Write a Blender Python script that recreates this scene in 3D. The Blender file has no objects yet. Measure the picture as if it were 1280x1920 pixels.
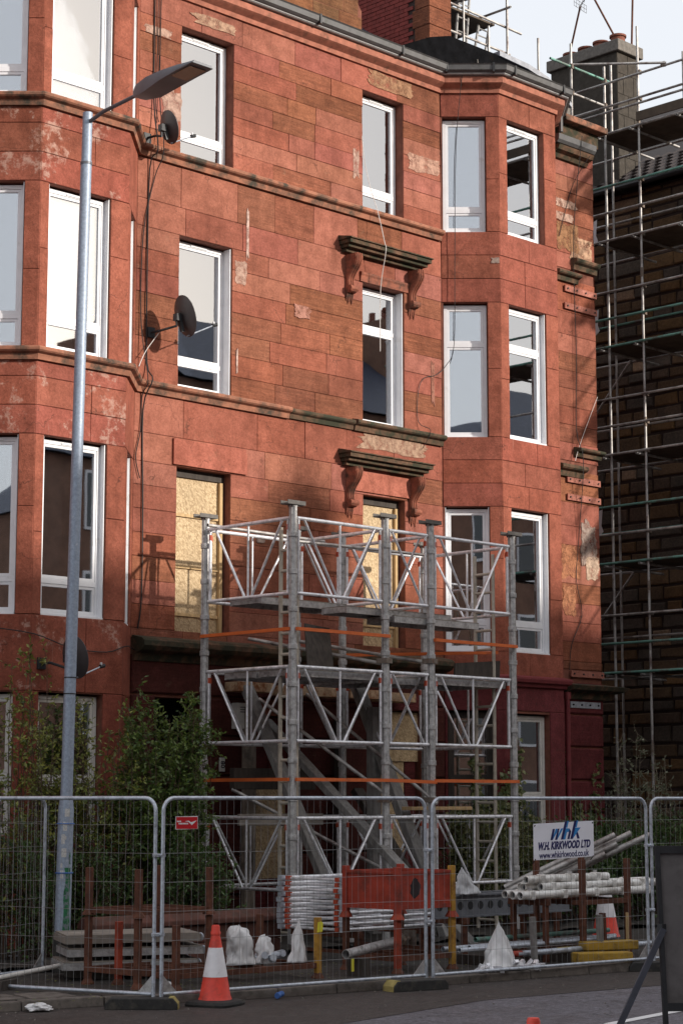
import bpy, math, random
from mathutils import Vector, Matrix, noise as mnoise

R = math.radians
random.seed(7)
scene = bpy.context.scene
col = scene.collection

# ---------------------------------------------------------------- camera
cd = bpy.data.cameras.new('camera'); cam = bpy.data.objects.new('camera', cd); col.objects.link(cam)
cam.location = (0, 0, 2.05)
cam.rotation_euler = (R(90 + 8.23), 0, R(-44.7))
cd.sensor_fit = 'VERTICAL'; cd.sensor_height = 36; cd.sensor_width = 24; cd.lens = 70
cd.clip_start = 0.1; cd.clip_end = 2000
scene.camera = cam

# ---------------------------------------------------------------- light
SUN = Vector((.37, -1.0, .345)).normalized()
world = bpy.data.worlds.new('World'); scene.world = world; world.use_nodes = True
wt = world.node_tree; wt.nodes.clear()
wo = wt.nodes.new('ShaderNodeOutputWorld'); wb = wt.nodes.new('ShaderNodeBackground')
sk = wt.nodes.new('ShaderNodeTexSky'); sk.sky_type = 'NISHITA'; sk.sun_disc = False
sk.sun_elevation = math.asin(SUN.z); sk.sun_rotation = math.atan2(SUN.x, SUN.y)
sk.air_density = 1.0; sk.dust_density = 3.0; sk.ozone_density = 1.0
# thin even cloud over the whole sky: pull the blue towards a pale grey white
wm = wt.nodes.new('ShaderNodeMix'); wm.data_type = 'RGBA'
wm.inputs[0].default_value = .5
wt.links.new(sk.outputs[0], wm.inputs[6]); wm.inputs[7].default_value = (15.2, 15.35, 15.7, 1)
wt.links.new(wm.outputs[2], wb.inputs[0]); wb.inputs[1].default_value = .10
wt.links.new(wb.outputs[0], wo.inputs[0])
sl = bpy.data.lights.new('sun', 'SUN'); sl.energy = 4.6; sl.angle = R(1.1); sl.color = (1, .93, .84)
so = bpy.data.objects.new('sun', sl); col.objects.link(so)
so.rotation_euler = SUN.to_track_quat('Z', 'Y').to_euler(); so.location = SUN * 60
vs = scene.view_settings
vs.view_transform = 'Standard'; vs.look = 'None'; vs.gamma = 1; vs.use_curve_mapping = False
vs.exposure = 0.08

# ---------------------------------------------------------------- helpers
ORG = {}                                    # world origin of every parent
def _link(o, parent):
    col.objects.link(o)
    if parent is not None: o.parent = parent
def tag(o, label=None, cat=None, group=None, kind=None):
    if label: o['label'] = label
    if cat: o['category'] = cat
    if group: o['group'] = group
    if kind: o['kind'] = kind
    return o
def thing(name, label, cat, loc, group=None):
    o = bpy.data.objects.new(name, None); o.location = loc; o.empty_display_size = .2
    col.objects.link(o); ORG[o.name] = Vector(loc)
    return tag(o, label, cat, group)

class MB:
    def __init__(s): s.v = []; s.f = []
    def quad(s, a, b, c, d):
        n = len(s.v); s.v += [tuple(a), tuple(b), tuple(c), tuple(d)]; s.f.append((n, n+1, n+2, n+3)); return s
    def tri(s, a, b, c):
        n = len(s.v); s.v += [tuple(a), tuple(b), tuple(c)]; s.f.append((n, n+1, n+2)); return s
    def hexa(s, p):                          # 8 corners: bottom ring ccw, top ring ccw
        n = len(s.v); s.v += [tuple(q) for q in p]
        for f in ((3,2,1,0),(4,5,6,7),(0,1,5,4),(1,2,6,5),(2,3,7,6),(3,0,4,7)): s.f.append(tuple(n+i for i in f))
        return s
    def box(s, x0, x1, y0, y1, z0, z1):
        return s.hexa([(x0,y0,z0),(x1,y0,z0),(x1,y1,z0),(x0,y1,z0),(x0,y0,z1),(x1,y0,z1),(x1,y1,z1),(x0,y1,z1)])
    def cbox(s, c, sx, sy, sz, rz=0):
        c = Vector(c); ca, sa = math.cos(rz), math.sin(rz); p = []
        for z in (-sz/2, sz/2):
            for x, y in ((-sx/2,-sy/2),(sx/2,-sy/2),(sx/2,sy/2),(-sx/2,sy/2)):
                p.append((c.x+x*ca-y*sa, c.y+x*sa+y*ca, c.z+z))
        return s.hexa(p)
    def beam(s, p, q, w, h, up=(0,0,1)):
        p, q = Vector(p), Vector(q); d = (q-p).normalized(); u = Vector(up)
        if abs(d.dot(u)) > .98: u = Vector((1,0,0))
        sd = d.cross(u).normalized()*w/2; u2 = sd.cross(d).normalized()*h/2
        return s.hexa([p-sd-u2, p+sd-u2, q+sd-u2, q-sd-u2, p-sd+u2, p+sd+u2, q+sd+u2, q-sd+u2])
    def tube(s, p, q, r, n=8, r2=None, cap=True):
        return s.poly([p, q], [r, r if r2 is None else r2], n, cap)
    def poly(s, pts, r, n=6, cap=True):
        pts = [Vector(p) for p in pts]; m = len(pts)
        rs = r if isinstance(r, (list, tuple)) else [r]*m
        base = len(s.v); ref = None
        for i, p in enumerate(pts):
            d = (pts[min(i+1, m-1)] - pts[max(i-1, 0)]).normalized()
            if ref is None:
                ref = Vector((0,0,1)) if abs(d.z) < .9 else Vector((1,0,0))
                a = d.cross(ref).normalized()
            else: a = (a - d*a.dot(d)).normalized()
            b = d.cross(a)
            for k in range(n):
                t = 2*math.pi*k/n; s.v.append(tuple(p + (a*math.cos(t) + b*math.sin(t))*rs[i]))
        for i in range(m-1):
            for k in range(n):
                k2 = (k+1) % n
                s.f.append((base+i*n+k, base+i*n+k2, base+(i+1)*n+k2, base+(i+1)*n+k))
        if cap:
            s.f.append(tuple(base+k for k in range(n))[::-1]); s.f.append(tuple(base+(m-1)*n+k for k in range(n)))
        return s
    def pipe(s, p, q, r, th=.004, n=12):     # open hollow tube
        p, q = Vector(p), Vector(q); d = (q-p).normalized()
        ref = Vector((0,0,1)) if abs(d.z) < .9 else Vector((1,0,0))
        a = d.cross(ref).normalized(); b = d.cross(a); base = len(s.v)
        for c, rr in ((p, r), (q, r), (q, r-th), (p, r-th)):
            for k in range(n):
                t = 2*math.pi*k/n; s.v.append(tuple(c + (a*math.cos(t)+b*math.sin(t))*rr))
        for i in range(4):
            j = (i+1) % 4
            for k in range(n):
                k2 = (k+1) % n; s.f.append((base+i*n+k, base+i*n+k2, base+j*n+k2, base+j*n+k))
        return s
    def lathe(s, prof, c=(0,0,0), n=24, ax=None):
        c = Vector(c); base = len(s.v); m = len(prof)
        M = Matrix.Identity(3) if ax is None else Vector(ax).to_track_quat('Z', 'Y').to_matrix()
        for r, z in prof:
            for k in range(n):
                t = 2*math.pi*k/n; s.v.append(tuple(c + M @ Vector((r*math.cos(t), r*math.sin(t), z))))
        for i in range(m-1):
            for k in range(n):
                k2 = (k+1) % n; s.f.append((base+i*n+k, base+i*n+k2, base+(i+1)*n+k2, base+(i+1)*n+k))
        s.f.append(tuple(base+k for k in range(n))[::-1]); s.f.append(tuple(base+(m-1)*n+k for k in range(n)))
        return s
    def prism(s, poly, fn, t0, t1):          # poly of (a,b); fn(a,b,t) -> world
        n = len(s.v); m = len(poly)
        for t in (t0, t1): s.v += [tuple(fn(a, b, t)) for a, b in poly]
        s.f.append(tuple(n+i for i in range(m))[::-1]); s.f.append(tuple(n+m+i for i in range(m)))
        for i in range(m):
            j = (i+1) % m; s.f.append((n+i, n+j, n+m+j, n+m+i))
        return s
    def sweep(s, prof, path):                # prof of (out,z), path of (x,y) with street side on its right
        m = len(path); P = [Vector((x, y)) for x, y in path]; base = len(s.v); k = len(prof)
        for i in range(m):
            d0 = (P[i]-P[i-1]).normalized() if i else None
            d1 = (P[i+1]-P[i]).normalized() if i < m-1 else None
            d0 = d0 or d1; d1 = d1 or d0
            n0 = Vector((d0.y, -d0.x)); n1 = Vector((d1.y, -d1.x))
            b = (n0+n1).normalized(); b = b/max(.3, b.dot(n0))
            for o, z in prof: s.v.append((P[i].x+b.x*o, P[i].y+b.y*o, z))
        for i in range(m-1):
            for j in range(k):
                j2 = (j+1) % k
                s.f.append((base+i*k+j, base+i*k+j2, base+(i+1)*k+j2, base+(i+1)*k+j))
        s.f.append(tuple(base+j for j in range(k))); s.f.append(tuple(base+(m-1)*k+j for j in range(k))[::-1])
        return s
    def build(s, name, mat, parent=None, smooth=0, loc=None, bevel=0):
        org = ORG[parent.name] if parent is not None else Vector(loc or (0,0,0))
        me = bpy.data.meshes.new(name)
        me.from_pydata([(x-org.x, y-org.y, z-org.z) for x, y, z in s.v], [], s.f)
        me.materials.append(M[mat] if isinstance(mat, str) else mat)
        if smooth:
            me.polygons.foreach_set('use_smooth', [True]*len(me.polygons))
            me.set_sharp_from_angle(angle=R(smooth))
        o = bpy.data.objects.new(name, me)
        if parent is None: o.location = org
        _link(o, parent); ORG[o.name] = org
        if bevel:
            b = o.modifiers.new('bevel', 'BEVEL'); b.width = bevel; b.segments = 2; b.limit_method = 'ANGLE'
        return o
def inst(src, name, parent, offset=(0,0,0), rz=0):   # share mesh data
    o = bpy.data.objects.new(name, src.data); o.location = Vector(offset); o.rotation_euler = (0,0,rz)
    for m in src.modifiers:
        b = o.modifiers.new(m.name, m.type); b.width = m.width; b.segments = m.segments; b.limit_method = m.limit_method
    _link(o, parent); ORG[o.name] = ORG[parent.name] if parent is not None else Vector(offset)
    return o

# ---------------------------------------------------------------- materials
M = {}
def nn(nt, typ, ins=None, **props):
    n = nt.nodes.new(typ)
    for k, v in props.items(): setattr(n, k, v)
    for k, v in (ins or {}).items():
        if isinstance(v, bpy.types.NodeSocket): nt.links.new(v, n.inputs[k])
        else: n.inputs[k].default_value = v
    return n
def noise(nt, vec, sc, det=4, rough=.55, scale3=None):
    if scale3: vec = nn(nt, 'ShaderNodeMapping', {'Vector': vec, 'Scale': scale3}).outputs[0]
    return nn(nt, 'ShaderNodeTexNoise', {'Vector': vec, 'Scale': sc, 'Detail': det, 'Roughness': rough}).outputs[0]
def ramp(nt, f, a, b, ca=(0,0,0,1), cb=(1,1,1,1)):
    n = nt.nodes.new('ShaderNodeValToRGB'); nt.links.new(f, n.inputs[0])
    e = n.color_ramp.elements; e[0].position = a; e[1].position = b; e[0].color = ca; e[1].color = cb
    return n.outputs[0]
def mix(nt, f, a, b, blend='MIX'):
    n = nt.nodes.new('ShaderNodeMix'); n.data_type = 'RGBA'; n.blend_type = blend
    for i, v in ((0, f), (6, a), (7, b)):
        if isinstance(v, bpy.types.NodeSocket): nt.links.new(v, n.inputs[i])
        else: n.inputs[i].default_value = (*v, 1) if isinstance(v, tuple) and len(v) == 3 else v
    return n.outputs[2]
def mth(nt, op, a, b=0.0):
    n = nt.nodes.new('ShaderNodeMath'); n.operation = op
    for i, v in ((0, a), (1, b)):
        if isinstance(v, bpy.types.NodeSocket): nt.links.new(v, n.inputs[i])
        else: n.inputs[i].default_value = v
    return n.outputs[0]
def newmat(name):
    m = bpy.data.materials.new(name); m.use_nodes = True; nt = m.node_tree; M[name] = m
    bs = nt.nodes['Principled BSDF']; pos = nt.nodes.new('ShaderNodeNewGeometry').outputs['Position']
    return nt, bs, pos
def bump(nt, bs, h, strength=.4, dist=.02):
    b = nn(nt, 'ShaderNodeBump', {'Height': h, 'Strength': strength, 'Distance': dist})
    nt.links.new(b.outputs[0], bs.inputs['Normal'])
def plain(name, c, rough=.6, metal=0.0, var=.25, sc=6, spec=.4, bmp=0, sc3=None, dirt=None, dirtlvl=(.5,.7)):
    nt, bs, pos = newmat(name)
    f = noise(nt, pos, sc, 6, .65, sc3)
    dk = tuple(x*(1-var) for x in c); lt = tuple(min(1, x*(1+var)) for x in c)
    cc = ramp(nt, f, .3, .7, (*dk, 1), (*lt, 1))
    if dirt:
        d = ramp(nt, noise(nt, pos, sc*.6, 7, .7), *dirtlvl); cc = mix(nt, d, cc, dirt)
    nt.links.new(cc, bs.inputs['Base Color'])
    bs.inputs['Roughness'].default_value = rough; bs.inputs['Metallic'].default_value = metal
    bs.inputs['Specular IOR Level'].default_value = spec
    if bmp: bump(nt, bs, f, bmp, .01)
    return nt, bs, pos

def sandstone(name, paint=None, peel=0.0, streak=.5):
    """ashlar: colour from each stone's object colour, alpha = how weathered that stone is"""
    nt, bs, pos = newmat(name)
    oi = nn(nt, 'ShaderNodeObjectInfo')
    base = oi.outputs['Color'] if paint is None else None
    ero = oi.outputs['Alpha']
    n1 = noise(nt, pos, .9, 5, .6); n2 = noise(nt, pos, 26, 8, .75); n3 = noise(nt, pos, 4.5, 6, .65)
    bed = noise(nt, pos, 1.0, 6, .7, (1.6, 1.6, 22))
    src = base if base is not None else nn(nt, 'ShaderNodeRGB').outputs[0]
    if paint: src.default_value = (*paint, 1)
    n4 = noise(nt, pos, 60, 4, .8)
    v1 = ramp(nt, n1, .3, .72, (.80,.77,.75,1), (1.14,1.15,1.16,1))
    v2 = ramp(nt, n2, .28, .72, (.66,.64,.62,1), (1.24,1.25,1.26,1))
    v3 = ramp(nt, n3, .32, .68, (.74,.71,.68,1), (1.14,1.17,1.19,1))
    v4 = ramp(nt, n4, .3, .7, (.82,.82,.82,1), (1.14,1.14,1.14,1))
    c = mix(nt, 1.0, src, v1, 'MULTIPLY'); c = mix(nt, 1.0, c, v2, 'MULTIPLY'); c = mix(nt, 1.0, c, v3, 'MULTIPLY'); c = mix(nt, 1.0, c, v4, 'MULTIPLY')
    wv = nn(nt, 'ShaderNodeVectorMath', {0: pos, 1: nn(nt, 'ShaderNodeTexNoise', {'Vector': pos, 'Scale': 1.7, 'Detail': 5.0}).outputs['Color']}, operation='ADD').outputs[0]
    ck = nn(nt, 'ShaderNodeTexVoronoi', {'Vector': wv, 'Scale': .85}, feature='DISTANCE_TO_EDGE').outputs['Distance']
    ckm = mth(nt, 'MULTIPLY', mth(nt, 'LESS_THAN', ck, .0042), mth(nt, 'GREATER_THAN', n1, .52))
    c = mix(nt, mth(nt, 'MULTIPLY', ckm, .55), c, (.07,.028,.02))
    bl = mix(nt, 1.0, c, ramp(nt, bed, .35, .62, (.62,.58,.53,1), (1.08,1.03,.97,1)), 'MULTIPLY')
    c = mix(nt, mth(nt, 'MULTIPLY', ero, .9), c, bl)
    # soot and rain streaks running down
    st = ramp(nt, noise(nt, pos, 1.0, 6, .7, (3.0, 3.0, .42)), .52, .78)
    sb = ramp(nt, noise(nt, pos, .55, 8, .72), .47, .68)
    c = mix(nt, mth(nt, 'MULTIPLY', sb, .70), c, mix(nt, 1.0, c, (.50,.44,.40), 'MULTIPLY'))
    c = mix(nt, mth(nt, 'MULTIPLY', st, streak), c, mix(nt, 1.0, c, (.42,.37,.34), 'MULTIPLY'))
    # green grey algae blotches
    al = ramp(nt, noise(nt, pos, 1.3, 7, .75), .64, .80)
    c = mix(nt, mth(nt, 'MULTIPLY', al, .35), c, (.17,.13,.08))
    # dark pits, lichen specks and thin lime runs
    pit = ramp(nt, noise(nt, pos, 11, 4, .75), .655, .70); c = mix(nt, mth(nt, 'MULTIPLY', pit, .6), c, (.085,.042,.03))
    run = ramp(nt, noise(nt, pos, 1.0, 7, .75, (9, 9, .8)), .66, .72); c = mix(nt, mth(nt, 'MULTIPLY', run, .32), c, (.46,.30,.24))
    grn = ramp(nt, noise(nt, pos, 3.1, 7, .75), .62, .72); c = mix(nt, mth(nt, 'MULTIPLY', grn, .30), c, (.24,.17,.11))
    # lime and filler patches
    pt = ramp(nt, noise(nt, pos, 2.1, 8, .72), .70 - peel*.17, .725 - peel*.17)
    fl = ramp(nt, noise(nt, pos, 9, 5, .7), .45, .6)
    c = mix(nt, mth(nt, 'MULTIPLY', mth(nt, 'MULTIPLY', pt, fl), .25 + .38*peel), c, (.46,.31,.25))
    nt.links.new(c, bs.inputs['Base Color'])
    bs.inputs['Roughness'].default_value = .88; bs.inputs['Specular IOR Level'].default_value = .25
    h = mth(nt, 'ADD', mth(nt, 'MULTIPLY', n2, .35), mth(nt, 'MULTIPLY', mth(nt, 'MULTIPLY', bed, ero), 1.3))
    h = mth(nt, 'ADD', h, mth(nt, 'MULTIPLY', n3, .5))
    bump(nt, bs, h, .8, .025)
sandstone('sandstone', streak=.7); sandstone('sandstone_peeling', peel=1.0, streak=.5)
sandstone('maroon_paint', paint=(.165,.036,.040), streak=.4)
plain('mortar', (.19,.068,.045), .95, var=.3, sc=8)
plain('moulding', (.30,.125,.075), .9, var=.35, sc=5, bmp=.5, dirt=(.055,.045,.033), dirtlvl=(.44,.62))
plain('moulding_mossy', (.13,.07,.042), .95, var=.4, sc=6, bmp=.6, dirt=(.035,.035,.02), dirtlvl=(.40,.56))
plain('moulding_painted', (.19,.033,.037), .65, var=.2, sc=6)
plain('carved_stone', (.26,.085,.05), .85, var=.4, sc=9, bmp=.5, dirt=(.06,.035,.025), dirtlvl=(.46,.66))
plain('upvc', (.76,.76,.78), .38, var=.06, sc=5, spec=.5, dirt=(.50,.48,.45), dirtlvl=(.60,.80))
plain('old_white_paint', (.62,.60,.56), .5, var=.15, sc=8)
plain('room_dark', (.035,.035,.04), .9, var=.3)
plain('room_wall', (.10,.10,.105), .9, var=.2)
plain('blind', (.78,.78,.78), .8, var=.04)
plain('timber', (.28,.23,.185), .85, var=.35, sc=4, sc3=(5,5,1.2), bmp=.4, dirt=(.10,.085,.07))
plain('fascia_pale', (.26,.25,.25), .5, var=.2, sc=9, dirt=(.16,.15,.14), dirtlvl=(.55,.7))
plain('cornice_stone', (.33,.125,.082), .9, var=.35, sc=7, bmp=.4, dirt=(.10,.055,.035), dirtlvl=(.55,.72))
plain('fork_steel', (.13,.12,.11), .7, .2, var=.3, sc=10)
plain('timber_grey', (.20,.19,.18), .85, var=.35, sc=4, sc3=(5,5,1.2), bmp=.4, dirt=(.11,.10,.09))
plain('timber_new', (.50,.34,.17), .8, var=.25, sc=5, sc3=(6,6,1))
plain('timber_dark', (.055,.045,.038), .85, var=.4, sc=4, sc3=(5,5,1.2), bmp=.3)
plain('timber_stained', (.46,.32,.20), .85, var=.3, sc=9, dirt=(.20,.06,.015), dirtlvl=(.46,.62))
plain('deck_ply', (.24,.21,.18), .85, var=.25, sc=3, dirt=(.15,.13,.11))
plain('aluminium', (.80,.80,.83), .34, .35, var=.18, sc=14, dirt=(.30,.29,.28), dirtlvl=(.5,.75))
plain('aluminium_dull', (.44,.43,.425), .5, .4, var=.25, sc=18, dirt=(.17,.16,.15), dirtlvl=(.48,.7))
plain('aluminium_white', (.78,.77,.74), .45, .1, var=.15, sc=8, dirt=(.34,.31,.27), dirtlvl=(.47,.66))
plain('galv', (.50,.54,.60), .42, .4, var=.22, sc=22, dirt=(.20,.21,.23), dirtlvl=(.5,.72))
plain('galv_pole', (.30,.35,.43), .55, .35, var=.22, sc=30, dirt=(.45,.48,.54), dirtlvl=(.62,.7))
plain('galv_wire', (.30,.30,.30), .5, .7, var=.1)
plain('scaffold_tube', (.46,.44,.42), .55, .55, var=.3, sc=5, dirt=(.16,.12,.11), dirtlvl=(.48,.66))
plain('scaffold_tube_green', (.14,.30,.25), .6, .2, var=.3, sc=4, dirt=(.14,.12,.11), dirtlvl=(.5,.62))
plain('scaffold_coupler', (.22,.18,.15), .7, .5, var=.3, sc=20, dirt=(.14,.07,.04))
plain('scaffold_board', (.10,.075,.055), .9, var=.35, sc=3, bmp=.3)
plain('rust', (.11,.040,.022), .85, var=.4, sc=14, bmp=.3, dirt=(.06,.025,.016))
plain('orange_steel', (.62,.13,.028), .6, var=.15, sc=6, dirt=(.32,.08,.03), dirtlvl=(.58,.74))
plain('orange_clip', (.42,.065,.028), .5, var=.1)
plain('red_crate', (.33,.042,.022), .6, var=.25, sc=6, dirt=(.13,.03,.02), dirtlvl=(.50,.70))
plain('red_crate_black', (.03,.02,.022), .8, var=.3, sc=12)
plain('yellow_paint', (.38,.23,.03), .7, var=.2, sc=8, dirt=(.16,.10,.03), dirtlvl=(.5,.62))
plain('yellow_tag', (.75,.68,.05), .5, var=.05)
plain('black_plastic', (.018,.018,.02), .45, var=.2)
plain('black_metal', (.022,.023,.026), .5, var=.3)
plain('dish_grey', (.050,.044,.046), .5, var=.15)
plain('lamp_grey', (.13,.135,.15), .45, .2, var=.1)
plain('lamp_lens', (.19,.11,.08), .25, var=.2)
plain('cable', (.016,.014,.014), .6, var=.2)
plain('white_cable', (.62,.58,.55), .6, var=.1)
plain('slate', (.045,.055,.085), .5, var=.3, sc=5, bmp=.2)
plain('roof_tile', (.055,.042,.038), .75, var=.35, sc=9, bmp=.3)
plain('bitumen', (.006,.006,.007), .95, var=.5, sc=5, spec=.03, bmp=.4, dirt=(.014,.011,.009), dirtlvl=(.58,.76))
plain('lead', (.24,.25,.28), .55, .3, var=.25, sc=7)
plain('gutter_grey', (.085,.083,.085), .5, var=.2, sc=8, dirt=(.05,.05,.045))
plain('render_brown', (.048,.040,.032), .95, var=.3, sc=10, bmp=.6, dirt=(.07,.06,.05))
plain('concrete', (.15,.135,.12), .95, var=.3, sc=12, bmp=.4)
plain('terracotta', (.19,.062,.038), .8, var=.25, sc=12)
plain('rubber', (.03,.029,.028), .85, var=.3, sc=14, dirt=(.075,.066,.055), dirtlvl=(.5,.68))
plain('cone_red', (.74,.070,.045), .5, var=.15, sc=9, dirt=(.30,.06,.045), dirtlvl=(.55,.75))
plain('cone_white', (.80,.78,.80), .45, var=.08, sc=9, dirt=(.32,.28,.27), dirtlvl=(.58,.76))
plain('white_sack', (.68,.67,.67), .6, var=.12, sc=7, bmp=.3, dirt=(.45,.42,.38), dirtlvl=(.58,.75))
plain('clear_film', (.42,.42,.43), .35, var=.2, sc=9)
plain('banner', (.80,.80,.86), .5, var=.06, sc=4, dirt=(.55,.54,.56), dirtlvl=(.60,.80))
plain('navy_print', (.012,.014,.10), .5, var=.05)
plain('blue_print', (.03,.23,.55), .5, var=.05)
plain('red_sign', (.52,.012,.02), .45, var=.04)
plain('white_print', (.75,.75,.75), .5, var=.03)
plain('blue_strap', (.06,.15,.42), .5, var=.1)
plain('green_paint', (.018,.13,.055), .6, var=.5, sc=30, dirt=(.16,.18,.21), dirtlvl=(.5,.6))
plain('sticker', (.50,.49,.47), .6, var=.35, sc=60)
plain('kerb_stone', (.135,.115,.10), .9, var=.3, sc=9, bmp=.3, dirt=(.05,.042,.036))
plain('garden_stone', (.11,.045,.033), .9, var=.35, sc=6, bmp=.5, dirt=(.06,.045,.035))
plain('soil', (.022,.018,.015), .95, var=.4, sc=5, bmp=.6, dirt=(.085,.07,.055))
plain('bark', (.085,.055,.038), .9, var=.3, sc=14)
plain('twig_pale', (.22,.18,.13), .9, var=.3, sc=14)
plain('red_brick', (.20,.035,.028), .85, var=.3, sc=7, bmp=.3)
plain('brick_joint', (.045,.028,.024), .95, var=.3)
plain('far_wall', (.20,.11,.075), .9, var=.25, sc=2)
plain('far_glass', (.03,.035,.04), .08, var=.1, spec=.6)

def rubble(name):
    nt, bs, pos = newmat(name)
    oi = nn(nt, 'ShaderNodeObjectInfo')
    n2 = noise(nt, pos, 20, 8, .75); n1 = noise(nt, pos, 2.5, 5, .6)
    c = mix(nt, 1.0, oi.outputs['Color'], ramp(nt, n2, .28, .72, (.6,.6,.6,1), (1.35,1.3,1.25,1)), 'MULTIPLY')
    c = mix(nt, 1.0, c, ramp(nt, n1, .3, .7, (.7,.7,.72,1), (1.2,1.15,1.1,1)), 'MULTIPLY')
    nt.links.new(c, bs.inputs['Base Color']); bs.inputs['Roughness'].default_value = .95
    bump(nt, bs, n2, .8, .03)
rubble('rubble')

def glass(name, refl, tint):
    nt, bs, pos = newmat(name); nt.nodes.remove(bs)
    wob = noise(nt, pos, 1.1, 2, .5)
    b = nn(nt, 'ShaderNodeBump', {'Height': wob, 'Strength': .012, 'Distance': .05})
    g = nn(nt, 'ShaderNodeBsdfGlossy', {'Color': (.96,.97,1,1), 'Roughness': .012, 'Normal': b.outputs[0]})
    t = nn(nt, 'ShaderNodeBsdfTransparent', {'Color': (*tint, 1)})
    fr = nn(nt, 'ShaderNodeFresnel', {'IOR': 1.5})
    f = nn(nt, 'ShaderNodeMapRange', {'Value': fr.outputs[0], 'From Min': 0, 'From Max': 1, 'To Min': refl, 'To Max': 1})
    mx = nn(nt, 'ShaderNodeMixShader', {0: f.outputs[0], 1: t.outputs[0], 2: g.outputs[0]})
    nt.links.new(mx.outputs[0], nt.nodes['Material Output'].inputs[0])
glass('glass', .40, (.72,.75,.76))
glass('film', .12, (.85,.85,.86))

def osb():
    nt, bs, pos = newmat('osb')
    mp = nn(nt, 'ShaderNodeMapping', {'Vector': pos, 'Rotation': (.5,.6,.4)}).outputs[0]
    v = nn(nt, 'ShaderNodeTexVoronoi', {'Vector': noise_vec(nt, mp, (62, 62, 22)), 'Scale': 1.0}, distance='CHEBYCHEV')
    c = ramp(nt, nn(nt, 'ShaderNodeSeparateColor', {0: v.outputs['Color']}).outputs[0], .05, .95, (.34,.235,.125,1), (.62,.475,.29,1))
    c = mix(nt, 1.0, c, ramp(nt, noise(nt, pos, 1.4, 4, .6), .3, .7, (.82,.80,.78,1), (1.12,1.1,1.08,1)), 'MULTIPLY')
    nt.links.new(c, bs.inputs['Base Color']); bs.inputs['Roughness'].default_value = .75
    bump(nt, bs, v.outputs['Distance'], .2, .01)
def noise_vec(nt, vec, sc):
    w = nn(nt, 'ShaderNodeTexNoise', {'Vector': vec, 'Scale': 5.0, 'Detail': 3})
    a = nn(nt, 'ShaderNodeVectorMath', {0: w.outputs['Color'], 1: (.09,.09,.09)}, operation='MULTIPLY')
    s = nn(nt, 'ShaderNodeVectorMath', {0: vec, 1: a.outputs[0]}, operation='ADD')
    return nn(nt, 'ShaderNodeVectorMath', {0: s.outputs[0], 1: sc}, operation='MULTIPLY').outputs[0]
osb()

def asphalt(name, c, patch):
    nt, bs, pos = newmat(name)
    f1 = noise(nt, pos, 42, 5, .85); f2 = noise(nt, pos, 1.6, 7, .7); f3 = noise(nt, pos, .5, 5, .65, (1, 2.6, 1)); f5 = noise(nt, pos, 9, 5, .7)
    cc = ramp(nt, f1, .34, .68, tuple(x*.38 for x in c)+(1,), tuple(x*1.75 for x in c)+(1,))
    cc = mix(nt, 1.0, cc, ramp(nt, f2, .3, .7, (.68,.66,.64,1), (1.28,1.25,1.22,1)), 'MULTIPLY')
    cc = mix(nt, 1.0, cc, ramp(nt, f5, .3, .7, (.58,.57,.56,1), (1.40,1.40,1.40,1)), 'MULTIPLY')
    f6 = noise(nt, pos, 20, 3, .8); cc = mix(nt, 1.0, cc, ramp(nt, f6, .36, .64, (.62,.62,.62,1), (1.36,1.36,1.38,1)), 'MULTIPLY')
    cc = mix(nt, mth(nt, 'MULTIPLY', ramp(nt, f3, .48, .6), .6), cc, mix(nt, 1.0, cc, patch, 'MULTIPLY'))
    wv = nn(nt, 'ShaderNodeVectorMath', {0: pos, 1: nn(nt, 'ShaderNodeTexNoise', {'Vector': pos, 'Scale': 2.0, 'Detail': 5.0}).outputs['Color']}, operation='ADD').outputs[0]
    ck = nn(nt, 'ShaderNodeTexVoronoi', {'Vector': wv, 'Scale': .55}, feature='DISTANCE_TO_EDGE').outputs['Distance']
    cc = mix(nt, mth(nt, 'MULTIPLY', mth(nt, 'LESS_THAN', ck, .008), .5), cc, (.02,.018,.017))
    nt.links.new(cc, bs.inputs['Base Color'])
    nt.links.new(ramp(nt, f2, .3, .7, (.55,.55,.55,1), (.9,.9,.9,1)), bs.inputs['Roughness'])
    bump(nt, bs, f1, .5, .01)
asphalt('asphalt', (.108,.104,.122), (.85,.80,.76)); asphalt('asphalt_brown', (.042,.034,.031), (.8,.72,.66))
asphalt('paving', (.036,.032,.028), (.7,.66,.62))

def leafmat(name, a, b, tr=.35):
    nt, bs, pos = newmat(name)
    oi = nn(nt, 'ShaderNodeNewGeometry').outputs['Random Per Island']
    c = ramp(nt, oi, 0, 1, (*a, 1), (*b, 1))
    nt.links.new(c, bs.inputs['Base Color']); bs.inputs['Roughness'].default_value = .38
    t = nn(nt, 'ShaderNodeBsdfTranslucent', {'Color': c})
    mx = nn(nt, 'ShaderNodeMixShader', {0: tr, 1: bs.outputs[0], 2: t.outputs[0]})
    nt.links.new(mx.outputs[0], nt.nodes['Material Output'].inputs[0])
leafmat('leaf_privet', (.040,.085,.020), (.18,.25,.055)); leafmat('leaf_light', (.07,.11,.022), (.30,.31,.065))
plain('galv_dark', (.075,.080,.10), .5, .2, var=.2, sc=10); plain('grit', (.20,.18,.16), .9, var=.3)
leafmat('leaf_dark', (.030,.068,.018), (.11,.18,.05)); leafmat('leaf_ivy', (.06,.10,.03), (.30,.30,.13))
leafmat('leaf_pale', (.12,.14,.08), (.28,.29,.19))
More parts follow.
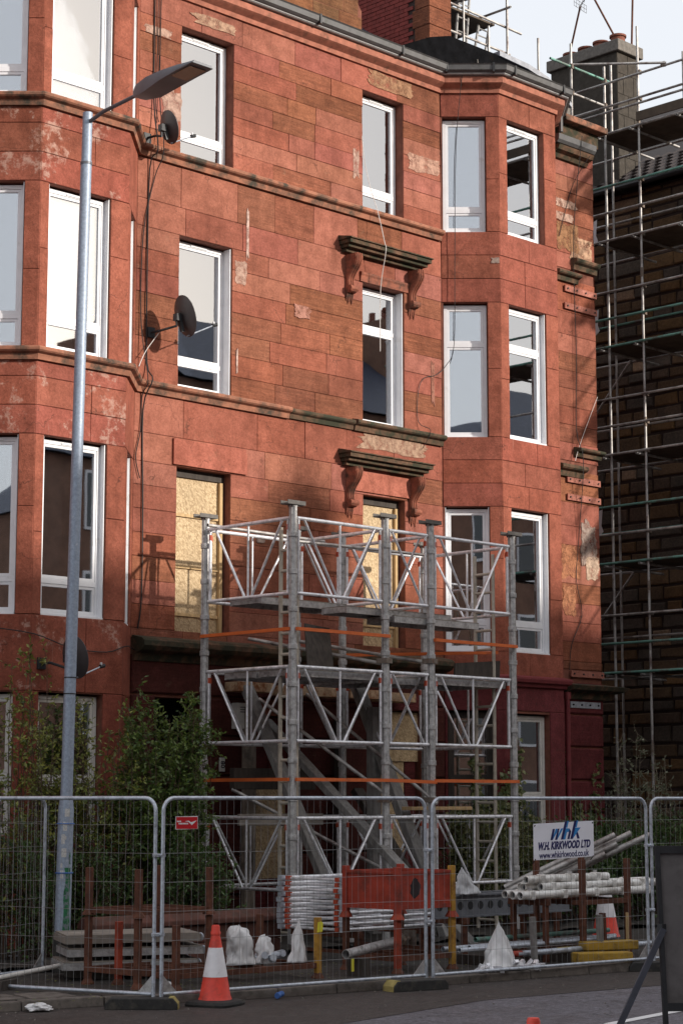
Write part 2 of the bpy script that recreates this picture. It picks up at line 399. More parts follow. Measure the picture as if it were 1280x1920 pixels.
def filler():
    nt, bs, pos = newmat('filler'); oi = nn(nt, 'ShaderNodeObjectInfo')
    n2 = noise(nt, pos, 22, 8, .75); n1 = noise(nt, pos, 7, 6, .7)
    c = mix(nt, 1.0, oi.outputs['Color'], ramp(nt, n2, .28, .72, (.62,.58,.55,1), (1.25,1.25,1.25,1)), 'MULTIPLY')
    nt.links.new(c, bs.inputs['Base Color']); bs.inputs['Roughness'].default_value = .9; bump(nt, bs, n2, .5, .02)
    t = nn(nt, 'ShaderNodeBsdfTransparent')
    mx = nn(nt, 'ShaderNodeMixShader', {0: ramp(nt, n1, .30, .58), 1: t.outputs[0], 2: bs.outputs[0]})
    nt.links.new(mx.outputs[0], nt.nodes['Material Output'].inputs[0])
filler()

# ================================================================ setting
g = MB(); S = 260
g.quad((-S,-S,0),(S,-S,0),(S,S,0),(-S,S,0))
tag(g.build('road', 'asphalt'), kind='structure')
# worn brown strip of road beside the kerb
g = MB(); g.v = [(x,y,.004) for x,y in ((4,18.5),(4,11),(11,12.2),(13.3,13.43),(15.9,13.95),(19.1,13.6),(24,12.9),(27,12.3),(27,14.2))]; g.f = [tuple(range(9))]
tag(g.build('road_edge', 'asphalt_brown'), kind='structure')
g = MB(); g.beam((15.0,11.66,.006),(19.5,12.45,.006),.11,.003)
tag(g.build('road_marking', 'white_print'), kind='structure')
KP = [Vector((x,y,0)) for x, y in ((4,18.1),(12.7,16.2),(13.8,15.74),(15.3,15.52),(20,14.98),(27,14.1))]
g = MB(); n = [(v.x+.03, v.y+.15) for v in KP] + [(60,12),(60,60),(-40,60),(-40,26)]
g.prism(n, lambda x, y, t: (x, y, t), -.05, .1)
pavement = tag(g.build('pavement', 'paving'), kind='structure')
for A_, B_ in zip(KP, KP[1:]):
    L = (B_-A_).length; kd = (B_-A_)/L; kn = Vector((-kd.y, kd.x, 0)); m_ = max(1, round(L/.92))
    for i in range(m_):
        p, q = A_ + kd*(L*i/m_+.006), A_ + kd*(L*(i+1)/m_-.006); k2 = kn*.16; dz = random.uniform(-.010, .008)
        MB().hexa([p, q, q+k2, p+k2] + [v + Vector((0,0,.105+dz)) for v in (p+kn*.014, q+kn*.014, q+k2, p+k2)]).build('kerb_stone', 'kerb_stone', pavement, bevel=.012)
KA, KB = KP[0], KP[1]; kd = (KB-KA).normalized(); kn = Vector((-kd.y, kd.x, 0))
# setts and slabs along the footway edge at the left
for i in range(26):
    s0 = 5.6 + (i//2)*.52 + random.uniform(-.03,.03); r0 = .17 + (i % 2)*.27
    if s0 > 8.5: continue
    p = KA + kd*s0 + kn*r0; w, d = random.uniform(.40,.49), random.uniform(.2,.25)
    P = [p, p+kd*w, p+kd*w+kn*d, p+kn*d]
    MB().hexa([v+Vector((0,0,.06)) for v in P] + [v+Vector((0,0,.108+random.uniform(0,.008))) for v in P]).build('paving_sett', 'kerb_stone', pavement, bevel=.008)
# bare garden soil between the footway and the tenement
g = MB(); nx, ny = 44, 9
for j in range(ny+1):
    for i in range(nx+1):
        x, y = 10+i*22/nx, 18.9+j*3.2/ny
        g.v.append((x, y, .105 + max(0, mnoise.noise((x*1.3, y*1.7, 0))*.10 + .05)))
for j in range(ny):
    for i in range(nx): k = j*(nx+1)+i; g.f.append((k, k+1, k+nx+2, k+nx+1))
tag(g.build('garden_soil', 'soil', smooth=60), kind='structure')

# ================================================================ red sandstone tenement
class Face:
    def __init__(s, a, b):
        s.a = Vector((*a, 0)); s.b = Vector((*b, 0)); s.t = (s.b-s.a).normalized(); s.L = (s.b-s.a).length
        s.n = Vector((s.t.y, -s.t.x, 0))
    def p(s, u, z, o=0): q = s.a + s.t*u + s.n*o; return (q.x, q.y, z)
F_left = Face((6,22),(14.68,22)); LL = Face((14.68,22),(15.38,21.3)); LF = Face((15.38,21.3),(16.9,21.3)); LR = Face((16.9,21.3),(17.6,22))
FM = Face((17.6,22),(24.13,22)); RL = Face((24.13,22),(24.83,21.3)); RF = Face((24.83,21.3),(26.35,21.3)); RR = Face((26.35,21.3),(27.05,22))
FS = Face((27.05,22),(28.3,22)); F_end = Face((28.3,22),(28.3,34))
ten = thing('tenement_building', 'four storey red sandstone tenement with canted bays and boarded windows behind the shoring towers', 'building', (20,22,0))
FL = ((4.46,6.86),(8.03,10.33),(11.55,13.57))
mu = lambda x: x-17.6
OPEN = {id(FM): [(mu(18.41),mu(19.45),a,b) for a,b in FL] + [(mu(22.26),mu(23.22),a,b) for a,b in FL] +
                [(mu(18.06),mu(19.02),.1,3.5),(mu(19.85),mu(20.8),.25,3.3),(mu(22.36),mu(23.58),.75,3.46)],
        id(RL): [(.03,.77,a,b) for a,b in FL] + [(.05,.8,1.6,3.5)],
        id(RF): [(.22,1.2,a,b) for a,b in FL] + [(.25,1.15,1.15,3.46)],
        id(RR): [(.22,.92,a,b) for a,b in FL], id(LL): [(.04,.77,a,b) for a,b in FL] + [(.1,.77,1.6,3.45)],
        id(LF): [(.15,1.2,a,b) for a,b in FL] + [(.15,1.2,1.5,3.45)], id(LR): [(.24,.84,a,b) for a,b in FL]}
TOP = 14.05
def backing(g, F, z0, z1, holes, o=-.019, rev=.30):
    us = sorted({0, F.L, *[h[0] for h in holes], *[h[1] for h in holes]}); zs = sorted({z0, z1, *[h[2] for h in holes], *[h[3] for h in holes]})
    for i in range(len(us)-1):
        for j in range(len(zs)-1):
            uc, zc = (us[i]+us[i+1])/2, (zs[j]+zs[j+1])/2
            if any(h[0] < uc < h[1] and h[2] < zc < h[3] for h in holes): continue
            g.quad(F.p(us[i],zs[j],o), F.p(us[i+1],zs[j],o), F.p(us[i+1],zs[j+1],o), F.p(us[i],zs[j+1],o))
    for u0,u1,a,b in holes:
        for (ua,za),(ub,zb) in (((u0,a),(u1,a)),((u1,a),(u1,b)),((u1,b),(u0,b)),((u0,b),(u0,a))):
            g.quad(F.p(ua,za,o), F.p(ub,zb,o), F.p(ub,zb,-rev), F.p(ua,za,-rev))
g = MB()
for F in (F_left, LL, LF, LR, FM, RL, RF, RR, FS, F_end): backing(g, F, -.1, TOP, OPEN.get(id(F), []))
wall = g.build('wall', 'mortar', ten)
# solid dark core so that no daylight comes through the shell
g = MB(); g.box(6,28.25,23.3,34,-.1,14.0); g.build('light_blocking_core', 'room_dark', ten)

PAL = [((.405,.127,.084), .15, 5), ((.39,.122,.073), .35, 3), ((.43,.150,.103), .08, 5), ((.365,.128,.074), .7, 3), ((.38,.132,.076), .55, 2), ((.335,.115,.066), .9, 1)]
def pick(rng):
    t = rng.random()*sum(p[2] for p in PAL)
    for c, e, w in PAL:
        t -= w
        if t <= 0: break
    j = rng.uniform(.92, 1.07)
    return (c[0]*j, c[1]*j*rng.uniform(.95,1.05), c[2]*j*rng.uniform(.92,1.06), min(1, max(0, e+rng.uniform(-.12,.12))))
rs = random.Random(3)
def stone(F, u0, u1, z0, z1, mat='sandstone', colr=None, gap=.0022, ch=.006, out=None, parent=None, name='stone'):
    c = colr or pick(rs); o = rs.uniform(-.003,.003) - (.007*c[3] if out is None else 0) + (out or 0)
    u0 += gap; u1 -= gap; z0 += gap; z1 -= gap
    g = MB(); t = [rs.uniform(-.002,.002) for _ in range(4)]
    ring = lambda i, oo, tt: [F.p(u0+i, z0+i, oo+tt[0]), F.p(u1-i, z0+i, oo+tt[1]), F.p(u1-i, z1-i, oo+tt[2]), F.p(u0+i, z1-i, oo+tt[3])]
    g.v = ring(ch, o, t) + ring(0, o-ch, t) + ring(0, -.05, [0]*4)
    g.f = [(0,1,2,3)] + [(k+4,(k+1)%4+4,(k+1)%4,k) for k in range(4)] + [(k+8,(k+1)%4+8,(k+1)%4+4,k+4) for k in range(4)]
    b = g.build(name, mat, parent or wall); b.color = (c[0]*.84, c[1]*.895, c[2]*.92, c[3])
    return b
def course(F, z0, z1, holes, wmin, wmax, ua=0, ub=None, **kw):
    ub = F.L if ub is None else ub
    spans = [(ua, ub)]
    for h in holes:
        if h[2] < z1-.02 and h[3] > z0+.02:
            ns = []
            for a, b in spans:
                if h[1] <= a or h[0] >= b: ns.append((a, b)); continue
                if h[0] > a: ns.append((a, h[0]))
                if h[1] < b: ns.append((h[1], b))
            spans = ns
    for a, b in spans:
        n = max(1, round((b-a)/rs.uniform(wmin, wmax))); cuts = [a]
        for i in range(1, n): cuts.append(a + (b-a)*(i + rs.uniform(-.24,.24))/n)
        cuts.append(b)
        for i in range(n): stone(F, cuts[i], cuts[i+1], z0, z1, **kw)
def lv(a, b, n): return [a+(b-a)*i/n for i in range(n+1)]
for k, (a, b) in enumerate(FL):
    top = (7.86, 11.36, 14.0)[k]; lo = (4.32, 8.03, 11.55)[k]
    levels = ([lo] if lo < a-.05 else []) + lv(a, b, 7) + [b+.42] + ([top] if top-b-.42 > .12 else [])
    if levels[-1] < top-.01: levels[-1] = top
    for z0, z1 in zip(levels, levels[1:]):
        course(FM, z0, z1, OPEN[id(FM)], .85, 1.25)
        course(FS, z0, z1, [], 1.0, 1.4)
# ground floor, rusticated
for z0, z1 in zip(lv(.1, 4.1, 7), lv(.1, 4.1, 7)[1:]):
    course(FM, z0, z1, OPEN[id(FM)], 1.5, 2.0, gap=.014, ch=.025, out=.03, colr=(.115,.028,.022,.5))
    course(FS, z0, z1, [], 2, 3, gap=.014, ch=.025, out=.03, mat='maroon_paint', colr=(.2,.04,.04,.3))
for F, left in ((LL,1),(LF,1),(RL,0),(RF,0)):
    mt = 'sandstone_peeling' if left else 'sandstone'
    h0 = OPEN[id(F)][0]
    for k, (a, b) in enumerate(FL):
        for u0, u1 in ((0, h0[0]), (h0[1], F.L)):
            if u1-u0 > .08:
                zm = a + (b-a)*rs.uniform(.35,.65)
                c = (.40,.118,.072,.1)
                stone(F, u0, u1, a, zm, colr=c, mat='sandstone', gap=.003); stone(F, u0, u1, zm, b, colr=c, mat='sandstone', gap=.003)
        nxt = (8.03, 11.55, 14.0)[k]; n = 3 if k < 2 else 1
        for z0, z1 in zip(lv(b, nxt, n), lv(b, nxt, n)[1:]):
            c = tuple(x*rs.uniform(.93,1.05) for x in ((.39,.115,.072) if F in (LF, RF) else (.37,.105,.066)))
            course(F, z0, z1, [], .6 if F in (LF,RF) else .9, .9 if F in (LF,RF) else 1.2, mat=mt, colr=(*c, .12), gap=.0035)
    if left: course(F, 3.46, 4.46, [], .75, 1.0, mat=mt, colr=(.36,.10,.062,.15), gap=.004); course(F, .1, 3.46, OPEN[id(F)], 3, 4, mat='sandstone', colr=(.33,.085,.055,.2))
    else:
        course(F, 4.02, 4.46, [], .8, 1.2, mat=mt, colr=(.36,.105,.066,.1)); course(F, 3.5, 3.92, [], 3, 4, mat='maroon_paint', colr=(.2,.04,.04,.1)); course(F, .1, 3.5, OPEN[id(F)], 3, 4, mat='maroon_paint', colr=(.2,.04,.04,.1))
for F in (LR, RR):
    h0 = OPEN[id(F)][0]
    for k, (a, b) in enumerate(FL):
        for u0, u1 in ((0, h0[0]), (h0[1], F.L)): stone(F, u0, u1, a, b, colr=(.39,.115,.07,.1), gap=.003)
        stone(F, 0, F.L, b, (8.03, 11.55, 14.0)[k], colr=(.38,.11,.068,.1), gap=.003)
    stone(F, 0, F.L, 3.46, 4.46, colr=(.36,.10,.062,.2), gap=.003, mat='sandstone' if F is LR else 'maroon_paint'); stone(F, 0, F.L, .1, 3.46, colr=(.3,.08,.05,.2), gap=.003, mat='sandstone' if F is LR else 'maroon_paint')

# string courses, cornices, gutter
OUT = [(6,22),(14.68,22),(15.38,21.3),(16.9,21.3),(17.6,22),(24.10,22)]
prof = lambda z, h, d: [(-.02,z-h),(d*.35,z-h),(d*.45,z-h*.55),(d*.85,z-h*.42),(d,z-h*.30),(d,z-.02),(d*.9,z),(-.02,z+.03)]
MB().sweep(prof(11.545,.17,.13), OUT).build('string_course', 'moulding', ten)
MB().sweep(prof(8.025,.17,.13), OUT[:5]+[(20.6,22)]).build('string_course', 'moulding', ten)
g = MB().sweep(prof(8.015,.15,.10), [(20.62,22),(22.0,22)]); g.sweep(prof(8.03,.17,.14), [(22.02,22),(24.10,22)])
g.build('string_course', 'moulding_mossy', ten)['label'] = 'mossy broken length of string course'
MB().sweep([(-.02,3.98),(.06,4.0),(.10,4.1),(.22,4.14),(.28,4.2),(.28,4.27),(.22,4.31),(-.02,4.36)], [(17.62,22),(24.08,22)]).build('ground_floor_cornice', 'moulding_mossy', ten)
MB().sweep([(-.02,3.9),(.05,3.9),(.07,3.95),(.13,3.97),(.15,4.02),(.15,4.05),(-.02,4.09)], [(24.13,22),(24.83,21.3),(26.35,21.3),(27.05,22)]).build('ground_floor_cornice', 'moulding_painted', ten)
MB().sweep([(-.02,3.78),(.1,3.8),(.14,3.9),(.3,3.95),(.34,4.02),(-.02,4.08)], [(27.1,22),(28.32,22),(28.32,23)]).build('ground_floor_cornice', 'moulding_mossy', ten)
EAV = [(6,22),(14.68,22),(15.38,21.3),(16.9,21.3),(17.6,22),(24.13,22),(24.83,21.3),(26.35,21.3),(27.02,21.97)]
MB().sweep([(-.02,13.98),(.04,13.98),(.05,14.05),(.14,14.10),(.17,14.12),(.17,14.225),(-.02,14.25)], EAV).build('eaves_cornice', 'cornice_stone', ten)
MB().sweep([(-.02,14.235),(.22,14.235),(.24,14.25),(.24,14.275),(-.02,14.275)], EAV).build('fascia', 'fascia_pale', ten)
gut = MB().sweep([(.10,14.28),(.26,14.27),(.30,14.30),(.31,14.38),(.33,14.40),(.30,14.41),(.28,14.36),(.12,14.35),(.10,14.41),(.06,14.41)], EAV).build('gutter', 'gutter_grey', ten)
for F, us in ((FM, (1.5,3.4,5.3)), (RF, (.1,1.4)), (RL, (.1,.9))):
    for u in us:
        p = F.p(u, 14.33, .2); g = MB(); q = Vector(F.p(u, 14.33, .325)); t = F.t*.018
        a, b = Vector(F.p(u,0,.05)), Vector(F.p(u,0,.326))
        g.hexa([Vector((v.x,v.y,14.255)) for v in (a-t,b-t,b+t,a+t)] + [Vector((v.x,v.y,14.415)) for v in (a-t,b-t,b+t,a+t)])
        g.build('gutter_joint', 'black_plastic', gut)
# stepped down cornice on the strip beyond the bay
MB().sweep([(-.02,13.55),(.06,13.56),(.1,13.63),(.2,13.66),(.24,13.74),(-.02,13.8)], [(27.05,22),(28.05,22)]).build('eaves_cornice', 'moulding_mossy', ten)
MB().sweep([(.05,13.78),(.22,13.77),(.26,13.82),(.27,13.92),(.05,13.94)], [(27.0,22),(28.08,22)]).build('gutter', 'gutter_grey', ten)
MB().poly([(27.02,21.72,14.38),(27.06,21.74,14.28),(27.06,21.74,13.95)], .04, 8).build('gutter_outlet', 'gutter_grey', ten)
MB().box(27.2,28.42,21.72,22.5,14.22,14.34).build('coping_stone', 'moulding', ten, bevel=.02)
MB().box(27.25,28.34,21.9,22.5,13.96,14.22).build('coping_base', 'moulding_mossy', ten)
for x0, x1, z, h, d in ((27.62,28.3,11.76,.2,.14),(27.1,27.74,11.46,.17,.16),(27.6,28.32,8.27,.15,.17),(27.08,27.8,7.93,.2,.18)):
    MB().sweep(prof(z,h,d), [(x0,22),(x1,22)]).build('string_course_stub', 'moulding_mossy', ten)
# steel tie plates on the strip
for x0, x1, z, m in ((27.38,28.29,11.17,'moulding'),(27.37,28.29,10.85,'moulding'),(27.36,28.3,7.69,'moulding'),(27.36,28.3,7.37,'moulding'),(27.38,28.3,4.24,'moulding'),(27.34,28.18,3.70,'galv')):
    pl = MB().box(x0,x1,21.955,21.985,z-.055,z+.055).build('tie_plate', 'tie_paint' if m != 'galv' and 'tie_paint' in M else ('galv' if m == 'galv' else 'sandstone'), ten); pl.color = (.40,.16,.12,0)
    if m == 'galv': pl['label'] = 'bare grey steel tie plate'
    for i in range(4): MB().tube((x0+.07+i*(x1-x0-.14)/3,21.957,z),(x0+.07+i*(x1-x0-.14)/3,21.935,z),.016,6).build('bolt', 'black_metal', pl)
MB().tube((27.12,21.85,.1),(27.12,21.85,3.86),.045,10).tube((27.12,21.85,3.78),(27.12,21.85,3.9),.065,10).build('downpipe', 'moulding_painted', ten, smooth=40)

# hoods on scrolled brackets over the second window of the first and second floor
def hood(z, m):
    h = MB()
    x0, x1 = 21.72, 23.62
    for d, a, b, e in ((.10,z-.17,z-.11,.06),(.19,z-.11,z-.055,.03),(.26,z-.055,z+.01,0)):
        h.box(x0+e, x1-e, 22-d, 22.02, a, b)
    h.hexa([(x0-.02,21.71,z+.012),(x1+.02,21.71,z+.012),(x1+.02,22.02,z+.012),(x0-.02,22.02,z+.012),(x0-.02,21.71,z+.03),(x1+.02,21.71,z+.03),(x1+.02,22.02,z+.10),(x0-.02,22.02,z+.10)])
    ho = h.build('window_hood', m, ten)
    for xc in (21.93, 23.38):
        b = MB(); pr = []
        for i in range(15):
            t = i/14; o = .24 - .17*t + .045*math.sin(t*2*math.pi*1.0); pr.append((o, z-.2-.50*t))
        pr += [(.10,z-.72),(.135,z-.76),(.13,z-.80),(.09,z-.825),(0,z-.83)]
        pr = [(0,z-.2)] + pr
        b.prism(pr, lambda o, zz, t: (xc+t, 22-o, zz), -.07, .07)
        for sx in (-.045, 0, .045): b.poly([(xc+sx, 22-o-.004, zz) for o, zz in pr[1:16]], .016, 6)
        b.tube((xc-.085,21.89,z-.755),(xc+.085,21.89,z-.755),.045,10); b.tube((xc-.08,21.80,z-.25),(xc+.08,21.80,z-.25),.045,10)
        for k in range(4): b.tube((xc-.06+k*.04,21.97,z-.82),(xc-.06+k*.04,21.985,z-.95-.04*(k % 2)),.022,6,.008)
        b.build('bracket', 'carved_stone', ho, smooth=40)
hood(10.90, 'moulding_mossy'); hood(7.44, 'moulding_mossy')
MB().sweep([(0,10.33),(.02,10.33),(.035,10.42),(.05,10.45),(.05,10.48),(0,10.5)], [(22.18,21.995),(23.30,21.995)]).build('architrave', 'carved_stone', ten)
for x0, x1, z0, z1 in ((18.32,19.75,6.88,7.26),):
    p = MB().box(x0,x1,21.965,22.0,z0,z1).build('lintel', 'sandstone', ten); p.color = (.42,.135,.092,.05)
p = MB().box(22.05,23.35,21.97,22.0,6.90,7.22).build('lintel', 'sandstone', ten); p.color = (.42,.14,.095,.05)
# jagged patches of filler and bare stone standing a few millimetres proud
def patch(F, u, z, w, h, c, e, seed, o=.006):
    r = random.Random(seed); pts = []
    n = 48; o = .004 + seed*.0005
    for i in range(n):
        t = 2*math.pi*i/n; k = 1/max(abs(math.cos(t)), abs(math.sin(t)))**.92
        k *= 1 + .30*mnoise.noise((math.cos(t)*1.6+seed*3.1, math.sin(t)*1.6, 0)) + .16*mnoise.noise((math.cos(t)*5+seed, math.sin(t)*5, 1)) + r.uniform(-.03,.03)
        pts.append((min(F.L-.012, max(.012, u+w/2*math.cos(t)*k)), z+h/2*math.sin(t)*k))
    q = MB().prism(pts, lambda a, b, t: F.p(a, b, t), -.03, o).build('filler_patch', 'filler', wall); q.color = (*c, e)
PW, PB, PG = (.46,.30,.235), (.36,.155,.062), (.34,.26,.22)
for a in ((FM,mu(19.62),9.98,.26,.36,PW,0,1),(FM,mu(23.72),12.63,.78,.30,(.46,.27,.20),.5,2),(FM,mu(22.1),12.28,.13,.46,(.46,.31,.25),.2,3),
          (FM,mu(18.22),12.28,.36,.5,(.44,.29,.23),.3,4),(FM,mu(17.95),13.35,.5,.12,(.42,.27,.21),.3,5),(FM,mu(22.95),7.74,1.5,.26,(.40,.26,.18),.8,6),
          (FM,mu(23.9),8.9,.08,.7,(.3,.13,.09),.3,7),(FS,.42,12.75,.6,.15,PW,.3,8),(FS,.36,12.5,.52,.14,PW,.3,9),(FS,.85,11.98,.62,.4,(.5,.31,.2),.5,10),
          (FS,.45,12.15,.6,.5,(.30,.15,.07),1,11),(FS,.93,6.55,.42,.8,PG,.2,12),(FS,1.02,6.15,.36,.4,(.52,.38,.28),.1,13),(FS,.4,6.2,.5,.55,(.40,.165,.08),.6,14),
          (FS,.35,5.55,.34,.5,(.40,.17,.085),.5,15),(FM,mu(20.05),5.95,.16,.14,PG,.1,16),(RL,.93,11.05,.16,.09,PG,.1,17),(FM,mu(19.75),10.6,.05,.75,(.56,.40,.34),.1,18),
          (FM,mu(20.9),9.6,.34,.2,(.42,.20,.15),.2,19),(FM,mu(19.05),13.78,.8,.16,(.40,.25,.17),.6,20),(FM,mu(22.9),13.82,1.0,.26,(.33,.18,.10),.9,21),(FM,mu(19.55),8.6,.03,.35,(.58,.43,.37),0,22)):
    patch(*a)

# ---------------------------------------------------------------- windows
def fbox(g, F, u0, u1, z0, z1, o0, o1):
    g.hexa([F.p(u0,z0,o1),F.p(u1,z0,o1),F.p(u1,z0,o0),F.p(u0,z0,o0),F.p(u0,z1,o1),F.p(u1,z1,o1),F.p(u1,z1,o0),F.p(u0,z1,o0)])
def frame(g, F, u0, u1, z0, z1, w, o0, o1, wb=None):
    wb = wb or w
    fbox(g,F,u0,u0+w,z0,z1,o0,o1); fbox(g,F,u1-w,u1,z0,z1,o0,o1); fbox(g,F,u0+w,u1-w,z0,z0+wb,o0,o1); fbox(g,F,u0+w,u1-w,z1-w,z1,o0,o1)
def window(F, h, tr, blind=None, mat='upvc', vent=True, curtain=False, lining=True):
    fb = fbox; K = .055 if F is FM else 0
    def fbox_(g, F_, a, b, c, d, o0, o1): fb(g, F_, a, b, c, d, o0-K, o1-K)
    def frame_(g, F_, a, b, c, d, w_, o0, o1, wb=None): frame(g, F_, a, b, c, d, w_, o0-K, o1-K, wb)
    u0, u1, z0, z1 = h; u0 += .012; u1 -= .012; z1 -= .03
    g = MB(); frame_(g, F, u0, u1, z0, z1, .055, -.20, -.125, .06)
    zt = z0 + (z1-z0)*tr; fbox_(g, F, u0+.055, u1-.055, zt-.035, zt+.035, -.20, -.128)
    w = g.build('window', mat, ten)
    for a, b in ((z0+.06, zt-.035), (zt+.035, z1-.055)):
        s = MB(); frame_(s, F, u0+.058, u1-.058, a+.003, b-.003, .038, -.19, -.138); s = s.build('sash', mat, w)
        p = MB(); q = .092
        fbox_(p, F, u0+q, u1-q, a+.036, b-.036, -.170, -.160); p.build('pane', 'glass', w)
    if vent:
        v = MB(); um = (u0+u1)/2; fbox_(v, F, um-.16, um+.16, z1-.042, z1-.018, -.124, -.112); v.build('trickle_vent', mat, w)
    if lining:
        v = MB(); fbox_(v, F, u0-.004, u0+.008, z0, z1+.02, -.125, -.035+K); fbox_(v, F, u1-.008, u1+.004, z0, z1+.02, -.125, -.035+K); v.build('reveal_lining', mat, w)
    if blind:
        v = MB(); fbox_(v, F, u0+.1, u1-.1, z0+(z1-z0)*blind, z1-.06, -.235, -.225); v.build('blind', 'blind', w)
    if curtain:
        v = MB(); fbox_(v, F, u1-.2, u1-.06, z0+.05, z1-.05, -.26, -.24); v.build('curtain', 'room_wall', w)
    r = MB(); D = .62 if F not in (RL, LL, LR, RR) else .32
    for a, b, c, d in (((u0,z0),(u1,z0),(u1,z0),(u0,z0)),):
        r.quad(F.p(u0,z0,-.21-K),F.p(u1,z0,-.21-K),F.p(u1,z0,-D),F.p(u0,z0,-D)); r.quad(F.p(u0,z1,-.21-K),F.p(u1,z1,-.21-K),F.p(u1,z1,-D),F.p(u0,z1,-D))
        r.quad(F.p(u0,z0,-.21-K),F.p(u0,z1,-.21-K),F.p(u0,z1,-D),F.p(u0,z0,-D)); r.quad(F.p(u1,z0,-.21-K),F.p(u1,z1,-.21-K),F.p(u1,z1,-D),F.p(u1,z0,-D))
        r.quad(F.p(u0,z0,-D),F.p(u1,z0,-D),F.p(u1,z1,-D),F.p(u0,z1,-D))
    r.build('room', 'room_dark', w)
    s = MB(); fbox_(s, F, u0, u1, z0-.005, z0+.022, -.13, -.02 if lining else -.09); s.build('sill', mat, w)
    return w
O = OPEN
window(FM, O[id(FM)][2], .20, vent=True, lining=False); window(FM, O[id(FM)][1], .20)
window(FM, O[id(FM)][5], .20, lining=False); window(FM, O[id(FM)][4], .70, vent=False)
for k, tr in ((2,.20),(1,.70),(0,.20)): window(RL, O[id(RL)][k], tr, lining=(k==0), vent=(k==2)); window(RF, O[id(RF)][k], tr, vent=(k==2), lining=(k!=2)); window(RR, O[id(RR)][k], tr)
for k, bl in ((2,.02),(1,.25),(0,None)): window(LL, O[id(LL)][k], .20, blind=bl if k else None); window(LF, O[id(LF)][k], .20, blind=bl); window(LR, O[id(LR)][k], .2, blind=.05)
for F, h in ((RL, O[id(RL)][3]), (RF, O[id(RF)][3]), (LL, O[id(LL)][3]), (LF, O[id(LF)][3])): window(F, h, .42, mat='old_white_paint' if F is not RL else 'timber_dark', vent=False, lining=False)

# boarded openings
def boarded(h, battens, split=(), upright=True):
    u0, u1, z0, z1 = h
    b = MB(); fbox(b, FM, u0+.01, u1-(.10 if upright else .01), z0+.01, z1-.12, -.20, -.185); b = b.build('boarded_window', 'osb', ten)
    t = MB(); fbox(t, FM, u0, u1, z1-.12, z1, -.21, -.15); t.build('head_timber', 'timber_dark', b)
    for z in battens:
        t = MB(); fbox(t, FM, u0+.02, u1-.10, z-.022, z+.022, -.183, -.155); t.build('batten', 'timber_new', b)
    if upright:
        t = MB(); fbox(t, FM, u1-.095, u1-.035, z0+.01, z1-.13, -.20, -.13); t.build('upright', 'timber_new', b)
    return b
boarded(O[id(FM)][0], (4.72,5.42,6.18)); boarded(O[id(FM)][3], (4.80,), upright=True)
h = O[id(FM)][8]
b = MB(); fbox(b, FM, h[0]-.02, h[1]+.02, 2.66, 3.44, -.10, -.085); b = b.build('boarded_window', 'osb', ten)
t = MB(); fbox(t, FM, h[0], h[1]-.3, .78, 2.655, -.13, -.115); t.build('lower_board', 'osb', b)
t = MB(); fbox(t, FM, h[1]-.29, h[1]-.05, .78, 2.655, -.15, -.10); t.build('frame_post', 'maroon_paint', b)
t = MB(); fbox(t, FM, h[0]-.1, h[1]+.12, 3.47, 3.72, -.02, .035); t.build('frame_head', 'maroon_paint', b)
h = O[id(FM)][7]
d = MB(); fbox(d, FM, h[0]+.01, h[1]-.01, .25, 3.28, -.16, -.14); d = d.build('entrance_door', 'maroon_paint', ten)
for z0, z1 in ((.45,1.2),(2.45,3.1)):
    for k in (0, 1): t = MB(); fbox(t, FM, h[0]+.08+k*.42, h[0]+.44+k*.42, z0, z1, -.139, -.125); t.build('door_panel', 'maroon_paint', d)
t = MB(); fbox(t, FM, h[0]+.03, h[1]-.1, .9, 2.3, -.139, -.124); t.build('door_board', 'osb', d)
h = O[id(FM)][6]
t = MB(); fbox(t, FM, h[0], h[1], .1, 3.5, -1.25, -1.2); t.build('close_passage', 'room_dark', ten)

# ---------------------------------------------------------------- roof level
g = MB()                                              # main slope
g.quad((6,22.1,14.36),(28.2,22.1,14.36),(28.2,27.5,18.1),(6,27.5,18.1)); g.quad((6,27.5,18.1),(28.2,27.5,18.1),(28.2,34,14.3),(6,34,14.3))
g.quad((28.2,22.1,14.36),(28.2,34,14.3),(28.2,27.5,18.1),(28.2,27.5,18.1)); g.quad((6,22.1,13.9),(28.2,22.1,13.9),(28.2,22.1,14.36),(6,22.1,14.36))
for x in (14.68, 24.13):                              # bay roofs
    g.tri((x,22.0,14.37),(x+.7,21.3,14.37),(x+1.46,22.5,14.44)); g.tri((x+.7,21.3,14.37),(x+2.22,21.3,14.37),(x+1.46,22.5,14.44)); g.tri((x+2.22,21.3,14.37),(x+2.92,22,14.37),(x+1.46,22.5,14.44))
roof = g.build('roof', 'slate', ten)
sd = Vector((0,5.4,3.74)).normalized(); sn = Vector((0,-sd.z,sd.y)); src = None
for r in range(6):
    for i in range(11):
        x = 22.55 + i*.253 + (.126 if r % 2 else 0); p = Vector((x,22.06,14.345)) + sd*(r*.2) + sn*.012
        if src is None:
            q = MB().hexa([Vector((0,0,0)), Vector((.245,0,0)), Vector((.245,0,0))+sd*.3-sn*.006, sd*.3-sn*.006, sn*.010, Vector((.245,0,0))+sn*.010, Vector((.245,0,0))+sd*.3, sd*.3])
            q.v = [(a+p.x, b_+p.y, c+p.z) for a, b_, c in q.v]; src = q.build('slate', 'slate', roof); p0 = p
        else: inst(src, 'slate', roof, p-p0)
